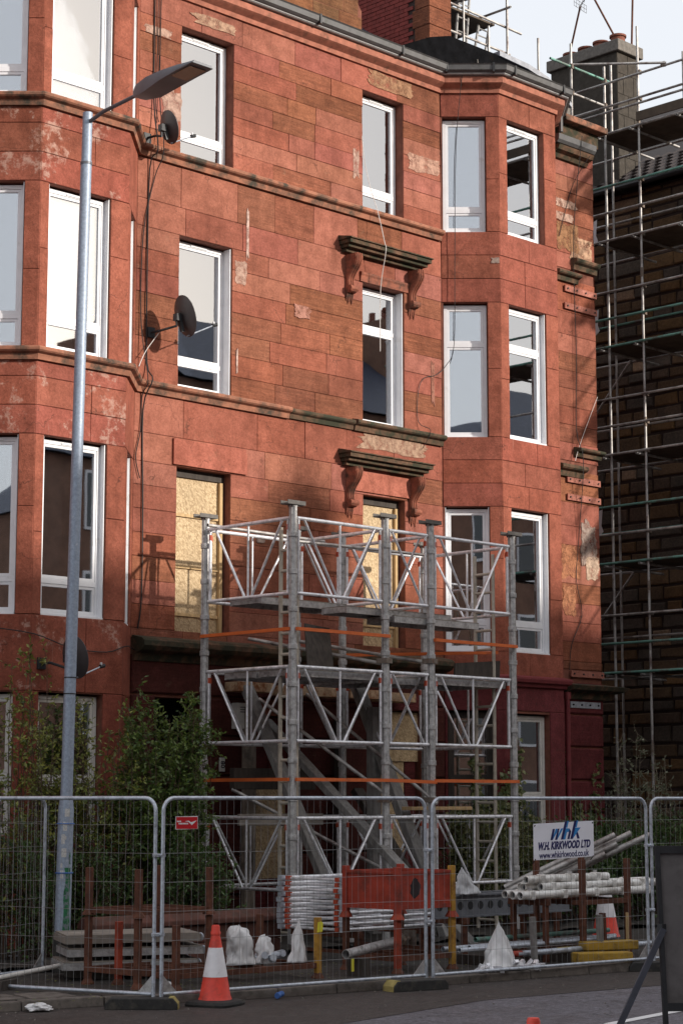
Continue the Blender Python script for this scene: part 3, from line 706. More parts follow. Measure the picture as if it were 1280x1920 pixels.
# stone parapet with a rounded end, left of the slates
pp = [(18.6,14.3),(22.58,14.3),(22.62,14.9),(22.60,15.16),(22.46,15.30),(22.2,15.34),(21.9,15.9),(18.6,15.9)]
para = MB().prism([(17.9,14.3),(22.56,14.3),(22.58,15.1),(22.45,15.26),(17.9,15.26)], lambda a, b_, t: (a, t, b_), 22.34, 22.7).build('parapet', 'mortar', ten)
FP = Face((17.9,22.33),(22.6,22.33))
for r, (z0, z1, uu) in enumerate(((14.34,14.66,4.66),(14.66,14.98,4.68),(14.98,15.30,4.6))):
    cuts = [0,.9,1.9,2.75,3.55,4.05 + .1*r,uu]
    for a, b_ in zip(cuts, cuts[1:]):
        s = stone(FP, a, b_, z0, z1, colr=(.25*rs.uniform(.8,1.2),.105*rs.uniform(.85,1.1),.05,.7), parent=para)
q = MB().prism([(18.6,15.305),(22.5,15.305),(22.35,15.46),(22.1,15.9),(18.6,15.9)], lambda a, b_, t: (a, t, b_), 22.30, 22.75).build('parapet_stone', 'sandstone', para); q.color = (.23,.10,.05,.8)
# brick stack on the cross wall
st = MB().box(25.0,25.5,23.06,28.5,13.6,19.2).build('chimney_stack', 'brick_joint', ten)
MB().box(24.975,25.53,23.03,28.4,13.6,15.50).build('rendered_skirt', 'bitumen', st)
src = None; br = 0
for r in range(30):
    z = 15.52 + r*.079
    if z > 17.85: break
    for i in range(9):
        y = 23.42 + i*.232 + (.116 if r % 2 else 0)
        if y > 25.45: continue
        q = (0, y, z)
        if src is None:
            src = MB().box(24.978,25.05,y,y+.220,z,z+.068).build('brick', 'red_brick', st); y0, z00 = y, z
        else: inst(src, 'brick', st, (rs.uniform(-.003,.003), y-y0, z-z00))
for r in range(7):
    z = 15.42 + r*.34; d = .42 if r % 2 else .36
    q = MB().box(24.955,25.53,22.99,22.99+d,z+.004,z+.336).build('quoin_stone', 'sandstone', st, bevel=.01); q.color = (.24,.085,.045,.8)
# tarred gable wall behind the bay gutter, with sealed cracks
gp = [(23.2,14.1),(28.2,14.1),(28.2,14.92),(28.0,15.06),(27.5,15.22),(27.0,15.31),(26.3,15.36),(25.4,15.36),(24.9,15.36),(24.4,15.2),(23.2,14.62)]
gw = MB().prism(gp, lambda a, b_, t: (a, t, b_), 22.46, 22.95).build('gable_wall', 'bitumen', ten)
MB().prism([(26.2,15.34),(27.0,15.30),(27.5,15.21),(28.0,15.05),(28.24,14.88),(28.26,14.95),(28.02,15.13),(27.55,15.30),(27.0,15.40),(26.2,15.43)], lambda a, b_, t: (a, t, b_), 22.42, 23.0).build('lead_coping', 'lead', gw)
MB().box(27.72,28.22,22.44,22.9,14.35,14.86).build('end_block', 'concrete', gw)
for pts in ([(25.35,14.55),(25.5,14.62),(25.62,14.75),(25.66,14.9),(25.78,14.92),(25.8,15.06)],[(25.66,14.9),(25.62,15.12)],[(25.92,14.78),(25.86,15.0),(25.95,15.08)],
            [(26.3,14.6),(26.33,14.85),(26.42,15.02),(26.3,15.05)],[(26.42,15.02),(26.6,15.08)],[(26.6,14.58),(26.85,14.8),(27.1,14.92),(27.4,14.78),(27.42,14.5)],[(27.1,14.92),(27.12,15.05),(26.9,15.08)]):
    MB().poly([(x,22.455,z) for x, z in pts], .013, 5).build('sealed_crack', 'concrete', gw)

# ================================================================ stone building on the right, behind scaffolding
nb = thing('stone_building', 'dark rubble stone building with tiled roof and chimney behind the tall tube scaffold', 'building', (36,24,0))
g = MB(); g.box(31.83,42,18.6,31,-.1,14.35); nw = g.build('wall', 'mortar_dark' if 'mortar_dark' in M else 'brick_joint', nb)
FN = Face((31.8,31),(31.8,18.6)); rn = random.Random(11); zz = .2; cnt = 0
RP = [(.135,.086,.048),(.118,.08,.056),(.155,.094,.048),(.10,.08,.064),(.18,.105,.046),(.11,.088,.072)]
while zz < 14.3:
    h = rn.uniform(.24,.36) if zz < 10 else rn.uniform(.20,.32); h = min(h, 14.34-zz); u = 31-25.6 + rn.uniform(-.3,0)
    if h < .1: break
    while u < 31-21.4:
        w = rn.uniform(.34,.85)
        c = rn.choice(RP); pale = rn.random() < .05; c = (.30,.21,.14) if pale else c
        z2 = [zz+rn.uniform(0,.03), zz+rn.uniform(0,.03), zz+h-rn.uniform(0,.03), zz+h-rn.uniform(0,.03)]
        o = rn.uniform(-.005,.03); a, b_ = u+.014, u+w-.014
        q = MB(); e = .02
        P = [(a,z2[0]+.012),(b_,z2[1]+.012),(b_+rn.uniform(-.03,.01),z2[2]-.012),(a+rn.uniform(-.01,.03),z2[3]-.012)]
        q.v = [FN.p(x+(e if i in (0,3) else -e), z+(e if i < 2 else -e), o) for i,(x,z) in enumerate(P)] + [FN.p(x,z,o-.02) for x,z in P] + [FN.p(x,z,-.06) for x,z in P]
        q.f = [(0,1,2,3)] + [(k+4,(k+1)%4+4,(k+1)%4,k) for k in range(4)] + [(k+8,(k+1)%4+8,(k+1)%4+4,k+4) for k in range(4)]
        s = q.build('rubble_stone', 'rubble', nw); s.color = (*c, 1); cnt += 1
        u += w
    zz += h
g = MB(); g.quad((31.5,18.2,14.35),(31.5,31.3,14.35),(36.9,31.3,18.0),(36.9,18.2,18.0)); g.quad((36.9,18.2,18.0),(36.9,31.3,18.0),(42.3,31.3,14.35),(42.3,18.2,14.35))
g.tri((31.83,18.6,14.35),(42,18.6,14.35),(36.9,18.6,17.9)); g.tri((31.83,31,14.35),(42,31,14.35),(36.9,31,17.9))
nr = g.build('roof', 'roof_tile', nb)
td = Vector((5.4,0,3.65)).normalized(); tn = Vector((-td.z,0,td.x)); src = None
for r in range(7):
    for i in range(13):
        y = 21.6 + i*.29 + (.145 if r % 2 else 0); p = Vector((31.46,y,14.33)) + td*(r*.27) + tn*.015
        if src is None:
            q = MB(); pr = [(0,0),(.05,.035),(.12,.045),(.19,.03),(.24,0),(.285,.01),(.285,-.012),(0,-.015)]
            base = []
            for t in (0, .33):
                for a, b_ in pr: v = p + Vector((0,a,0)) + td*t + tn*(b_ - (t > 0)*.02); base.append(tuple(v))
            m = len(pr); q.v = base; q.f = [tuple(range(m)), tuple(range(2*m-1, m-1, -1))] + [(k, (k+1) % m, m+(k+1) % m, m+k) for k in range(m)]
            src = q.build('roof_tile', 'roof_tile', nr); p0 = p
        else: inst(src, 'roof_tile', nr, p-p0)
MB().tube((31.42,18.2,14.33),(31.42,31,14.33),.06,8).build('gutter', 'black_plastic', nb)
ch = MB().box(32.0,32.72,24.2,25.95,13.5,17.5).build('chimney', 'render_brown', nb)
FC = Face((32.0,24.195),(32.72,24.195))
for r in range(8):
    cuts = [0,.36,.72] if r % 2 else [0,.2,.55,.72]
    for a, b_ in zip(cuts, cuts[1:]):
        s = MB(); fbox(s, FC, a+.008, b_-.008, 13.9+r*.45+.008, 13.9+(r+1)*.45-.008, -.02, .006); s = s.build('chimney_block', 'render_brown', ch)
MB().box(31.93,32.80,24.1,26.03,17.5,17.75).build('chimney_cap', 'concrete', ch, bevel=.02)
for y, hgt in ((24.42,.24),(24.87,.22),(25.27,.20),(25.68,.18)):
    MB().lathe([(.15,0),(.15,hgt-.05),(.18,hgt-.04),(.18,hgt),(.14,hgt),(.13,.02)], (32.35,y,17.75), 18).build('chimney_pot', 'terracotta', ch, smooth=40)
# aerials and poles on that chimney
def aerial(label, base, mast_to, boom, director=None):
    t = thing('tv_aerial', label, 'aerial', base)
    MB().poly([base, mast_to], .022, 8).build('mast', 'rust', t, smooth=60)
    if boom:
        a, b_ = Vector(boom[0]), Vector(boom[1]); d = (b_-a).normalized(); s = d.cross(Vector((0,0,1))).normalized()
        bo = MB().tube(a, b_, .012, 6).build('boom', 'black_metal', t)
        n = 7
        for i in range(n):
            p = a + (b_-a)*(.15+.8*i/(n-1)); MB().tube(p-s*.13, p+s*.13, .005, 5).build('element', 'galv_wire', t)
        if director:
            up = s.cross(d).normalized(); q = MB()
            for k in range(6): q.tube(a+s*.2+up*(-.16+k*.064), a-s*.2+up*(-.16+k*.064), .004, 4)
            for k in (-.2, 0, .2): q.tube(a+s*k-up*.16, a+s*k+up*.16, .005, 4)
            q.build('reflector', 'galv_wire', t)
    return t
aerial('thin upright aerial mast at the front corner of the dark chimney', (32.66,24.3,17.75), (32.70,24.25,19.4), ((32.2,24.4,18.85),(32.68,24.26,19.2)))
aerial('leaning rust red aerial pole rising from the nearest chimney pot', (32.3,24.45,17.95), (31.68,24.85,19.3), None)
aerial('small aerial with grid reflector on a thin wire mast above the far chimney pots', (32.35,25.78,17.75), (31.9,25.05,18.7), ((31.9,25.05,18.72),(32.1,24.8,19.15)), True)

# ---------------------------------------------------------------- scaffold against that building
sc = thing('tube_scaffold', 'tall steel tube scaffold with boarded lifts against the dark stone building', 'scaffold', (30.6,22,0))
LIFT = (4.41,6.48,8.56,10.66,12.76,14.90); XO, XI = 30.0, 31.2
def tubep(name, a, b_, m='scaffold_tube', r=.0242, parent=sc): return MB().pipe(a, b_, r, .004, 10).build(name, m, parent, smooth=40)
def coupler(p, parent=sc): return MB().cbox(p, .085, .085, .085, .3).build('coupler', 'scaffold_coupler', parent)
for y in (22.19, 20.1, 18.0, 15.8):
    s = tubep('standard', (XO,y,.02), (XO,y,16.9 if y > 16.5 else 15.2))
    for z in (3.0,6.0,9.1,12.0,15.0): MB().tube((XO,y,z-.09),(XO,y,z+.09),.031,10).build('sleeve', 'scaffold_coupler', s)
    if y > 20:
        for z in LIFT:
            for dz in (0,.55,1.08): MB().cbox((XO+.03,y,z+dz), .09, .09, .075, .2).build('coupler', 'scaffold_coupler', s)
for y in (23.75, 21.6, 19.4): tubep('standard', (XI,y,.02), (XI,y,16.9 if y > 23 else 14.6))
for k, z in enumerate(LIFT):
    m = 'scaffold_tube_green' if k in (0,1,3) else 'scaffold_tube'
    tubep('ledger', (XO-.05,23.3,z), (XO-.05,15.5,z), m); tubep('ledger', (XI+.05,24.9,z-.02), (XI+.05,17,z-.02))
    if k < 5:
        for dz in (.55, 1.08): tubep('guard_rail', (XO-.05,23.5,z+dz), (XO-.05,15.5,z+dz), 'scaffold_tube_green' if (k*2+int(dz)) % 3 == 0 else 'scaffold_tube')
        tubep('inner_rail', (XI+.05,24.9,z+.78), (XI+.05,17,z+.78), 'scaffold_tube_green' if k % 2 else 'scaffold_tube')
    for y in (23.1,22.3,21.2,20.2,19,18,17,16): tubep('transom', (XO-.15,y,z-.06), (XI+.25 if y != 23.1 else XI+.5,y,z-.06))
    for i in range(5):
        x = XO + .06 + i*.232
        MB().box(x, x+.222, 15.9 if i % 2 else 15.5, 23.3, z+.012, z+.048).build('scaffold_board', 'scaffold_board', sc)
for z0 in LIFT[1:5:2]: tubep('brace', (XI,24.6,z0-1.3), (XI,23.4,z0+.0))
# top guard rails and the return over the tenement roof
for z in (15.33, 15.44, 15.92): tubep('guard_rail', (XO-.05,24.1,z), (XO-.05,15.5,z))
for z in (15.50, 16.03): tubep('return_rail', (28.34,23.0,z), (30.15,23.0,z), 'scaffold_tube_green' if z > 16 else 'scaffold_tube')
tubep('standard', (28.97,23.0,.02), (28.97,23.0,16.49)); tubep('standard', (28.72,23.6,.02), (28.72,23.6,16.7)); tubep('standard', (30.0,23.0,.02), (30.0,23.0,16.3)); tubep('standard', (30.0,21.13,14.9), (30.0,21.13,16.1))
tubep('top_brace', (28.97,23.05,16.08), (29.95,21.48,15.96))
for p in ((28.97,23.0,15.5),(28.97,23.0,16.03),(30.0,23.0,15.5),(30.0,23.0,16.0),(29.95,21.55,15.95)): coupler(p)
MB().box(29.86,29.9,15.6,22.15,14.95,15.13).build('toe_board', 'scaffold_board', sc)
for z in (13.6, 11.75, 7.7):
    MB().prism([(0,0),(.05,.02),(.03,-.3),(.06,-.42),(0,-.5),(-.02,-.2)], lambda a, b_, t: (31.0+t, 24.1-a*1.6, z+b_), 0, .006).build('warning_ribbon', 'cone_white', sc)

# ---------------------------------------------------------------- scaffold on the roof beside the brick stack
rsf = thing('roof_scaffold', 'small tube scaffold with ladder standing on the roof beside the brick stack', 'scaffold', (27.4,24,15))
tp = lambda n_, a, b_, m='scaffold_tube': tubep(n_, a, b_, m, parent=rsf)
for x in (27.0, 28.27): tp('standard', (x,24,15.1), (x,24,18.2)); tp('standard', (x,25.8,16.6), (x,25.8,18.4))
tp('standard', (27.72,24,15.2), (27.72,24,16.78))
tp('rail', (25.7,24.05,16.98), (28.75,24.05,16.92)); tp('rail', (25.7,24.05,16.42), (28.4,24.05,16.40)); tp('rail', (26.2,24.05,17.75), (28.5,24.05,17.70), 'scaffold_tube_green')
tp('ledger', (28.27,23.9,17.3), (28.27,26.2,17.3)); tp('ledger', (27.0,23.9,17.1), (27.0,26.2,17.1))
for i in range(5): MB().box(26.3,28.25,24.3+i*.23,24.52+i*.23,17.02,17.06).build('scaffold_board', 'scaffold_board', rsf)
for i in range(2): MB().box(26.4+i*.5,28.2,24.0,25.6,17.72+i*.0,17.76).build('upper_board', 'scaffold_board', rsf) if i == 0 else None
MB().box(26.9,27.55,24.85,24.9,17.1,17.35).build('red_board', 'red_crate', rsf); MB().box(26.35,26.7,24.85,24.9,17.07,17.3).build('red_board', 'scaffold_tube_green', rsf)
for x0, x1, z0, z1 in ((27.05,27.45,15.9,18.0),(27.55,27.95,15.9,17.0)):
    for e in (0, .3): MB().beam((x0+e,24.3,z0),(x1+e,24.45,z1),.03,.06).build('ladder_stile', 'aluminium_dull', rsf)
    for k in range(7):
        t = (k+.5)/7; a = Vector((x0+(x1-x0)*t,24.3+.15*t,z0+(z1-z0)*t)); MB().tube(a, a+Vector((.3,0,0)), .014, 6).build('ladder_rung', 'aluminium_dull', rsf)

# ================================================================ tenements across the street (behind the camera): they shade the street and show in the glass
def opposite(name, label, x0, x1, eave, ridge, m):
    t = thing(name, label, 'building', ((x0+x1)/2,-9,0), 'tenement row across the street')
    w = MB().box(x0,x1,-17,-7,-.1,eave).build('wall', m, t)
    r = MB(); r.quad((x0,-6.7,eave),(x1,-6.7,eave),(x1,-12,ridge),(x0,-12,ridge)); r.quad((x0,-12,ridge),(x1,-12,ridge),(x1,-17.3,eave),(x0,-17.3,eave))
    for x in (x0, x1): r.tri((x,-7,eave),(x,-17,eave),(x,-12,ridge))
    r = r.build('roof', 'slate', t)
    c = MB().box(x1-1.3,x1-.3,-13.6,-10.4,eave,ridge+1.3).build('chimney', m, r)
    for k in range(4): MB().lathe([(.14,0),(.12,.5)], (x1-.8,-10.9-k*.7,ridge+1.3), 8).build('chimney_pot', 'terracotta', r)
    n = int((x1-x0)/2.6)
    for i in range(n):
        for k in range(4):
            x = x0 + (i+.5)*(x1-x0)/n; z = .9+k*3.2
            if z+1.9 > eave: continue
            f = MB(); f.box(x-.55,x+.55,-7.02,-6.94,z,z+1.9); f = f.build('window', 'upvc', t)
            MB().box(x-.47,x+.47,-6.95,-6.925,z+.1,z+1.8).build('pane', 'far_glass', f)
opposite('tenement_row', 'pale tenement block across the street, facing the lamp post', -28, 9, 12.9, 16.9, 'far_wall')
opposite('tenement_row', 'red tenement block across the street, in the middle of its row', 9.05, 34, 12.8, 16.75, 'far_wall')
opposite('tenement_row', 'brown tenement block across the street, third along its row', 34.05, 43, 12.8, 16.9, 'far_wall')
opposite('tenement_row', 'tall tenement block across the street, furthest along its row', 43.05, 58, 16.4, 20.1, 'far_wall')
opposite('tenement_row', 'tall end tenement block across the street, beyond all others', 58.05, 84, 15.8, 19.6, 'far_wall')

# ================================================================ aluminium shoring towers
YF, YB = 19.4, 21.2; HEAD = 6.05
GZ = ((5.83,4.81),(3.82,2.83),(1.81,.87))
def leg(parent, x, y):
    g = MB(); prof = []
    for i in range(16):
        t = 2*math.pi*i/16; r = .058 if i % 2 else .049; prof.append((math.cos(t)*r, math.sin(t)*r))
    g.prism(prof, lambda a, b_, t: (x+a, y+b_, t), .14, HEAD-.05)
    l = g.build('leg', 'aluminium_dull', parent)
    z = .55; k = 0
    while z < HEAD-.1:
        MB().lathe([(.064,-.035),(.068,-.03),(.068,.03),(.064,.035)], (x,y,z), 12).build('collar', 'aluminium_dull', l); z += .505; k += 1
    MB().cbox((x,y,.12), .16, .16, .02).build('base_plate', 'galv', l)
    h = MB(); h.hexa([(x-.17,y-.07,HEAD-.05),(x+.17,y-.07,HEAD-.05),(x+.17,y+.07,HEAD-.05),(x-.17,y+.07,HEAD-.05),(x-.17,y-.07,HEAD-.035),(x+.17,y-.07,HEAD-.035),(x+.17,y+.07,HEAD-.035),(x-.17,y+.07,HEAD-.035)])
    for s in (-1, 1): h.box(x-.165, x+.165, y+s*.07-.005, y+s*.07+.005, HEAD-.05, HEAD+.005)
    h.cbox((x,y,HEAD-.06), .1, .1, .03); h.build('fork_head', 'fork_steel', l)
    return l
def girder(parent, a, b_, zt, zb, vert=True):
    a, b_ = Vector((*a,0)), Vector((*b_,0)); d = (b_-a).normalized(); a = a+d*.07; b_ = b_-d*.07
    P = lambda t, z: Vector((a.x+(b_.x-a.x)*t, a.y+(b_.y-a.y)*t, z))
    fr = MB().tube(P(0,zt), P(1,zt), .026, 10).build('frame_top_rail', 'aluminium', parent, smooth=50)
    MB().tube(P(0,zb), P(1,zb), .024, 10).build('frame_bottom_rail', 'aluminium', parent, smooth=50)
    L = (b_-a).length; e = .03/L
    for t in (e, 1-e): MB().tube(P(t,zb), P(t,zt), .018, 8).build('end_post', 'aluminium', fr, smooth=50)
    if L > 1.2:
        for t, s in ((.08,.46),(.92,.54)): MB().tube(P(t,zt), P(s,zb), .018, 8).build('diagonal', 'aluminium', fr, smooth=50)
        if vert: MB().tube(P(.5,zb), P(.5,zt), .016, 8).build('centre_post', 'aluminium', fr, smooth=50)
    else:
        MB().tube(P(.08,zt), P(.9,zb), .018, 8).build('diagonal', 'aluminium', fr, smooth=50)
    for t in (e*1.2, 1-e*1.2):
        p = P(t, zt-.12); MB().cbox(p, .034, .034, .075).build('locking_clip', 'orange_clip', fr)
def tower(label, x0, x1):
    t = thing('shoring_tower', label, 'shoring tower', (x0,YF,.1), 'aluminium shoring towers')
    for x in (x0, x1):
        for y in (YF, YB): leg(t, x, y)
    for zt, zb in GZ:
        girder(t, (x0,YF), (x1,YF), zt, zb); girder(t, (x0,YB), (x1,YB), zt, zb)
        girder(t, (x0,YB), (x0,YF), zt, zb); girder(t, (x1,YB), (x1,YF), zt, zb)
    return t
t1 = tower('left aluminium shoring tower, nearest the leafy shrubs and number 80', 18.28, 20.06)
t2 = tower('right aluminium shoring tower, in front of the maroon bay', 21.0, 22.8)
for zt, zb in GZ:
    girder(t1, (20.06,YF), (21.0,YF), zt, zb, False); girder(t1, (20.06,YB), (21.0,YB), zt, zb, False)
def obar(parent, a, b_): MB().beam(a, b_, .05, .045).build('orange_brace', 'orange_steel', parent)
for z in (4.32, 2.32):
    obar(t1, (18.28,YF-.08,z), (20.06,YF-.08,z)); obar(t1, (18.22,YB,z), (18.22,YF,z))
    obar(t2, (21.0,YF-.08,z), (22.8,YF-.08,z))
obar(t1, (20.06,YF-.08,2.32), (21.0,YF-.08,2.30)); obar(t2, (21.05,YB,4.2), (22.7,YF+.2,4.24))
def deck(parent, x0, x1, y0, y1, z):
    d = MB().box(x0,x1,y0,y1,z-.012,z).build('platform', 'deck_ply', parent)
    for y in (y0, y1-.03): MB().box(x0,x1,y,y+.03,z-.1,z-.013).build('platform_edge', 'aluminium_dull', d)
    for x in (x0, x1-.04): MB().box(x,x+.04,y0+.031,y1-.031,z-.09,z-.013).build('platform_hook', 'aluminium_dull', d)
deck(t1, 18.35, 20.0, 20.1, 20.75, 4.82); deck(t1, 19.4, 21.55, 19.5, 20.0, 4.72); deck(t2, 20.3, 22.1, 19.45, 20.0, 4.64)
deck(t1, 18.35, 20.0, 19.5, 20.15, 3.80); deck(t1, 18.35, 20.0, 20.2, 20.85, 3.80); deck(t2, 21.05, 22.75, 19.5, 20.6, 3.80); deck(t1, 20.1, 20.95, 19.6, 20.9, 3.78)
for a, b_ in (((19.2,21.3,4.35),(20.06,19.5,3.95)),((20.0,21.3,4.38),(21.0,19.45,4.0)),((20.4,21.35,3.6),(21.0,19.3,2.0)),((19.5,21.4,3.5),(20.1,19.3,2.05)),((18.9,21.3,2.2),(20.2,19.6,1.1))):
    MB().tube(a, b_, .026, 8).build('brace_tube', 'scaffold_tube', t1, smooth=50)
for p in ((20.06,19.42,3.98),(21.0,19.42,4.02),(20.06,19.42,2.05),(21.0,19.42,2.05)): MB().cbox(p, .16, .17, .07, .2).build('swivel_coupler', 'scaffold_coupler', t1)
for a, b_ in (((18.1,20.95,5.86),(20.4,20.98,5.84)),((19.7,20.9,5.78),(22.3,20.6,5.76))): MB().pipe(a, b_, .0242, .004, 10).build('loose_tube', 'scaffold_tube', t1, smooth=40)
p_ = MB().prism([(0,0),(.50,0),(.62,.62),(.16,.66)], lambda a, b_, t: (18.9+a, 19.75+t+.35*b_, 3.82+b_), 0, .02).build('leaning_board', 'timber_dark', t1)
p_ = MB().prism([(0,0),(1.0,0),(1.02,.3),(.02,.22)], lambda a, b_, t: (21.75+a, 19.62+t, 3.82+b_), 0, .03).build('leaning_board', 'timber_dark', t2)
# ladders inside the towers
def ladder(label, x, y0, y1, z0, z1):
    t = thing('ladder', label, 'ladder', (x,(y0+y1)/2,z0), 'ladders inside the shoring towers')
    for y in (y0, y1): MB().tube((x,y,z0),(x,y,z1),.028,8).build('stile', 'timber_pale', t, smooth=50)
    z = z0+.2
    while z < z1-.05: MB().tube((x,y0,z),(x,y1,z),.021,8).build('rung', 'timber_pale', t, smooth=50); z += .285
plain('timber_pale', (.44,.39,.32), .75, var=.25, sc=8)
ladder('grey ladder standing inside the left shoring tower', 18.45, 19.5, 19.82, .1, 5.75)
ladder('grey ladder with ivy climbing it inside the right shoring tower', 22.62, 19.62, 19.98, .1, 5.72)
# ---------------------------------------------------------------- timber raking shores against the wall
def timber(label, a, b_, w, h, m='timber_grey', up=(1,0,0), name='raking_shore', cat='timber prop'):
    o = MB().beam(a, b_, w, h, up).build(name, m, loc=Vector(b_) if b_[2] < a[2] else Vector(a), bevel=.008); tag(o, label, cat, 'timber props behind the towers')
    return o
timber('steep twin timber raker leaning on the wall behind the left tower', (19.45,21.75,3.9), (19.45,19.45,.12), .10, .2)
timber('shallow grey timber raker crossing behind the middle of the towers', (20.0,21.8,3.2), (20.0,17.75,.14), .10, .17)
timber('dark steep timber raker in front of the yellow boarded window', (21.05,20.95,3.75), (21.05,19.15,.12), .12, .2, 'timber_grey')
timber('short dark timber raker at the foot of the right tower', (21.6,21.5,2.2), (21.6,19.7,.12), .1, .2, 'timber_dark')
timber('upright timber wall post beside the number 80 plate', (19.72,21.85,3.4), (19.72,21.85,.12), .2, .1, 'timber', (0,1,0), 'timber_prop')
timber('pale grey upright timber post in the gap between the towers', (21.0,20.55,3.4), (21.0,20.55,.12), .17, .14, 'timber_grey', (0,1,0), 'timber_prop')
timber('dark upright timber post against the dark door', (21.6,21.85,3.3), (21.6,21.85,.12), .18, .1, 'timber_dark', (0,1,0), 'timber_prop')
for i, (x0, x1, z) in enumerate(((19.25,19.95,3.68),(20.15,20.75,3.66),(20.8,21.45,3.66),(21.55,22.25,3.66),(22.3,23.0,3.64))):
    timber(('leftmost','second','middle','fourth','rightmost')[i]+' of five rust stained timber blocks along the wall under the cornice', (x0,21.72,z), (x1,21.72,z), .3, .14, 'timber_stained', (0,0,1), 'timber_block', 'timber block')
timber('long dark horizontal timber wedged across the shores', (18.9,21.3,2.35), (20.5,21.3,2.35), .1, .3, 'timber_dark', (0,0,1), 'timber_plank')
timber('pale board lying on the lower rail at the left tower', (18.4,20.6,1.78), (20.0,20.6,1.78), .05, .16, 'deck_ply', (0,0,1), 'timber_plank')
timber('pale board lying on the lower rail of the right tower', (20.9,19.8,1.93), (22.2,19.8,1.93), .2, .05, 'timber_new', (0,0,1), 'timber_plank')

# ================================================================ street lamp
lp = thing('street_lamp', 'tall galvanised street lamp with flat lantern, stickers and green graffiti at its foot', 'street lamp', (14.1,18.8,.1))
AX = lambda z: Vector((14.1 + .15*(z-.1)/10.3, 18.8, z))
base_ = MB().poly([AX(.1),AX(.3),AX(1.95),AX(2.1)], [.092,.092,.090,.072], 20).build('base_column', 'galv_pole', lp, smooth=50)
MB().poly([AX(.1),AX(.52)], .097, 20).build('foot_sleeve', 'rubber', lp, smooth=50)
MB().poly([AX(2.08),AX(9.75)], [.070,.066], 20).build('pole', 'galv_pole', lp, smooth=50)
MB().poly([AX(9.74),AX(10.36)], .060, 20).build('pole_top', 'galv_pole', lp, smooth=50)
MB().poly([AX(9.70),AX(9.73)], .072, 20).build('collar', 'lamp_grey', lp, smooth=50)
for z in (3.46,3.27): MB().poly([AX(z),AX(z+.012)], .0735, 20).build('black_band', 'black_plastic', lp)
MB().poly([(14.25,18.76,10.24),(14.25,18.5,10.30),(14.25,17.75,10.35)], [.026,.024,.024], 10).build('arm', 'lamp_grey', lp, smooth=50)
q = MB(); secs = []
for t, w, zt, zb in ((0,.055,.05,-.05),(.06,.09,.075,-.075),(.25,.135,.10,-.085),(.5,.155,.10,-.035),(.75,.16,.085,.0),(1,.155,.06,.028)):
    y = 17.86-1.2*t; secs.append([(14.25-w,y,10.36+zb),(14.25-w*1.0,y,10.36+zb*.2+zt*.3),(14.25-w*.8,y,10.36+zt),(14.25+w*.8,y,10.36+zt),(14.25+w,y,10.36+zb*.2+zt*.3),(14.25+w,y,10.36+zb)])
for s_ in secs: q.v += s_
for i in range(len(secs)-1):
    for k in range(6): q.f.append((i*6+k, i*6+(k+1)%6, (i+1)*6+(k+1)%6, (i+1)*6+k))
q.f.append((5,4,3,2,1,0)); q.f.append(tuple((len(secs)-1)*6+k for k in range(6)))
ln = q.build('lantern', 'lamp_grey', lp, smooth=35)
MB().hexa([(14.13,17.22,10.335),(14.37,17.22,10.335),(14.37,16.74,10.372),(14.13,16.74,10.372),(14.13,17.22,10.35),(14.37,17.22,10.35),(14.37,16.74,10.39),(14.13,16.74,10.39)]).build('lens', 'lamp_lens', ln)
# things stuck and sprayed on the base column (curved skins 2 mm proud)
def skin(name, a0, a1, z0, z1, mat, jag=0, r=.0935):
    g = MB(); n = 7; rr = random.Random(int(z0*100)); m = 9 if jag else 1
    for j in range(m+1):
        z = z0 + (z1-z0)*j/m; da, db = (rr.uniform(0,jag), rr.uniform(0,jag)) if jag else (0, 0)
        c = AX(z)
        for i in range(n+1):
            t = R(a0+da + (a1-db-a0-da)*i/n); g.v.append((c.x+r*math.cos(t), c.y+r*math.sin(t), z))
    for j in range(m):
        for i in range(n): k = j*(n+1)+i; g.f.append((k, k+1, k+n+2, k+n+1))
    g.build(name, mat, base_, smooth=60)
skin('graffiti', 232, 290, .45, 1.28, 'green_paint', 16); skin('graffiti', 262, 285, 1.32, 1.45, 'green_paint', 8); skin('graffiti', 238, 270, .60, .95, 'green_paint', 10)
for a0, a1, z0, z1 in ((205,232,1.55,1.66),(208,245,1.40,1.50),(205,228,1.16,1.25),(215,245,1.70,1.80),(225,262,1.86,1.95),(205,220,1.28,1.33),(232,242,1.60,1.64)): skin('sticker', a0, a1, z0, z1, 'sticker')
for z in (1.78,1.22): o = MB().lathe([(.10,-.007),(.103,0),(.10,.007)], AX(z), 20).build('blue_strap', 'blue_strap', lp)

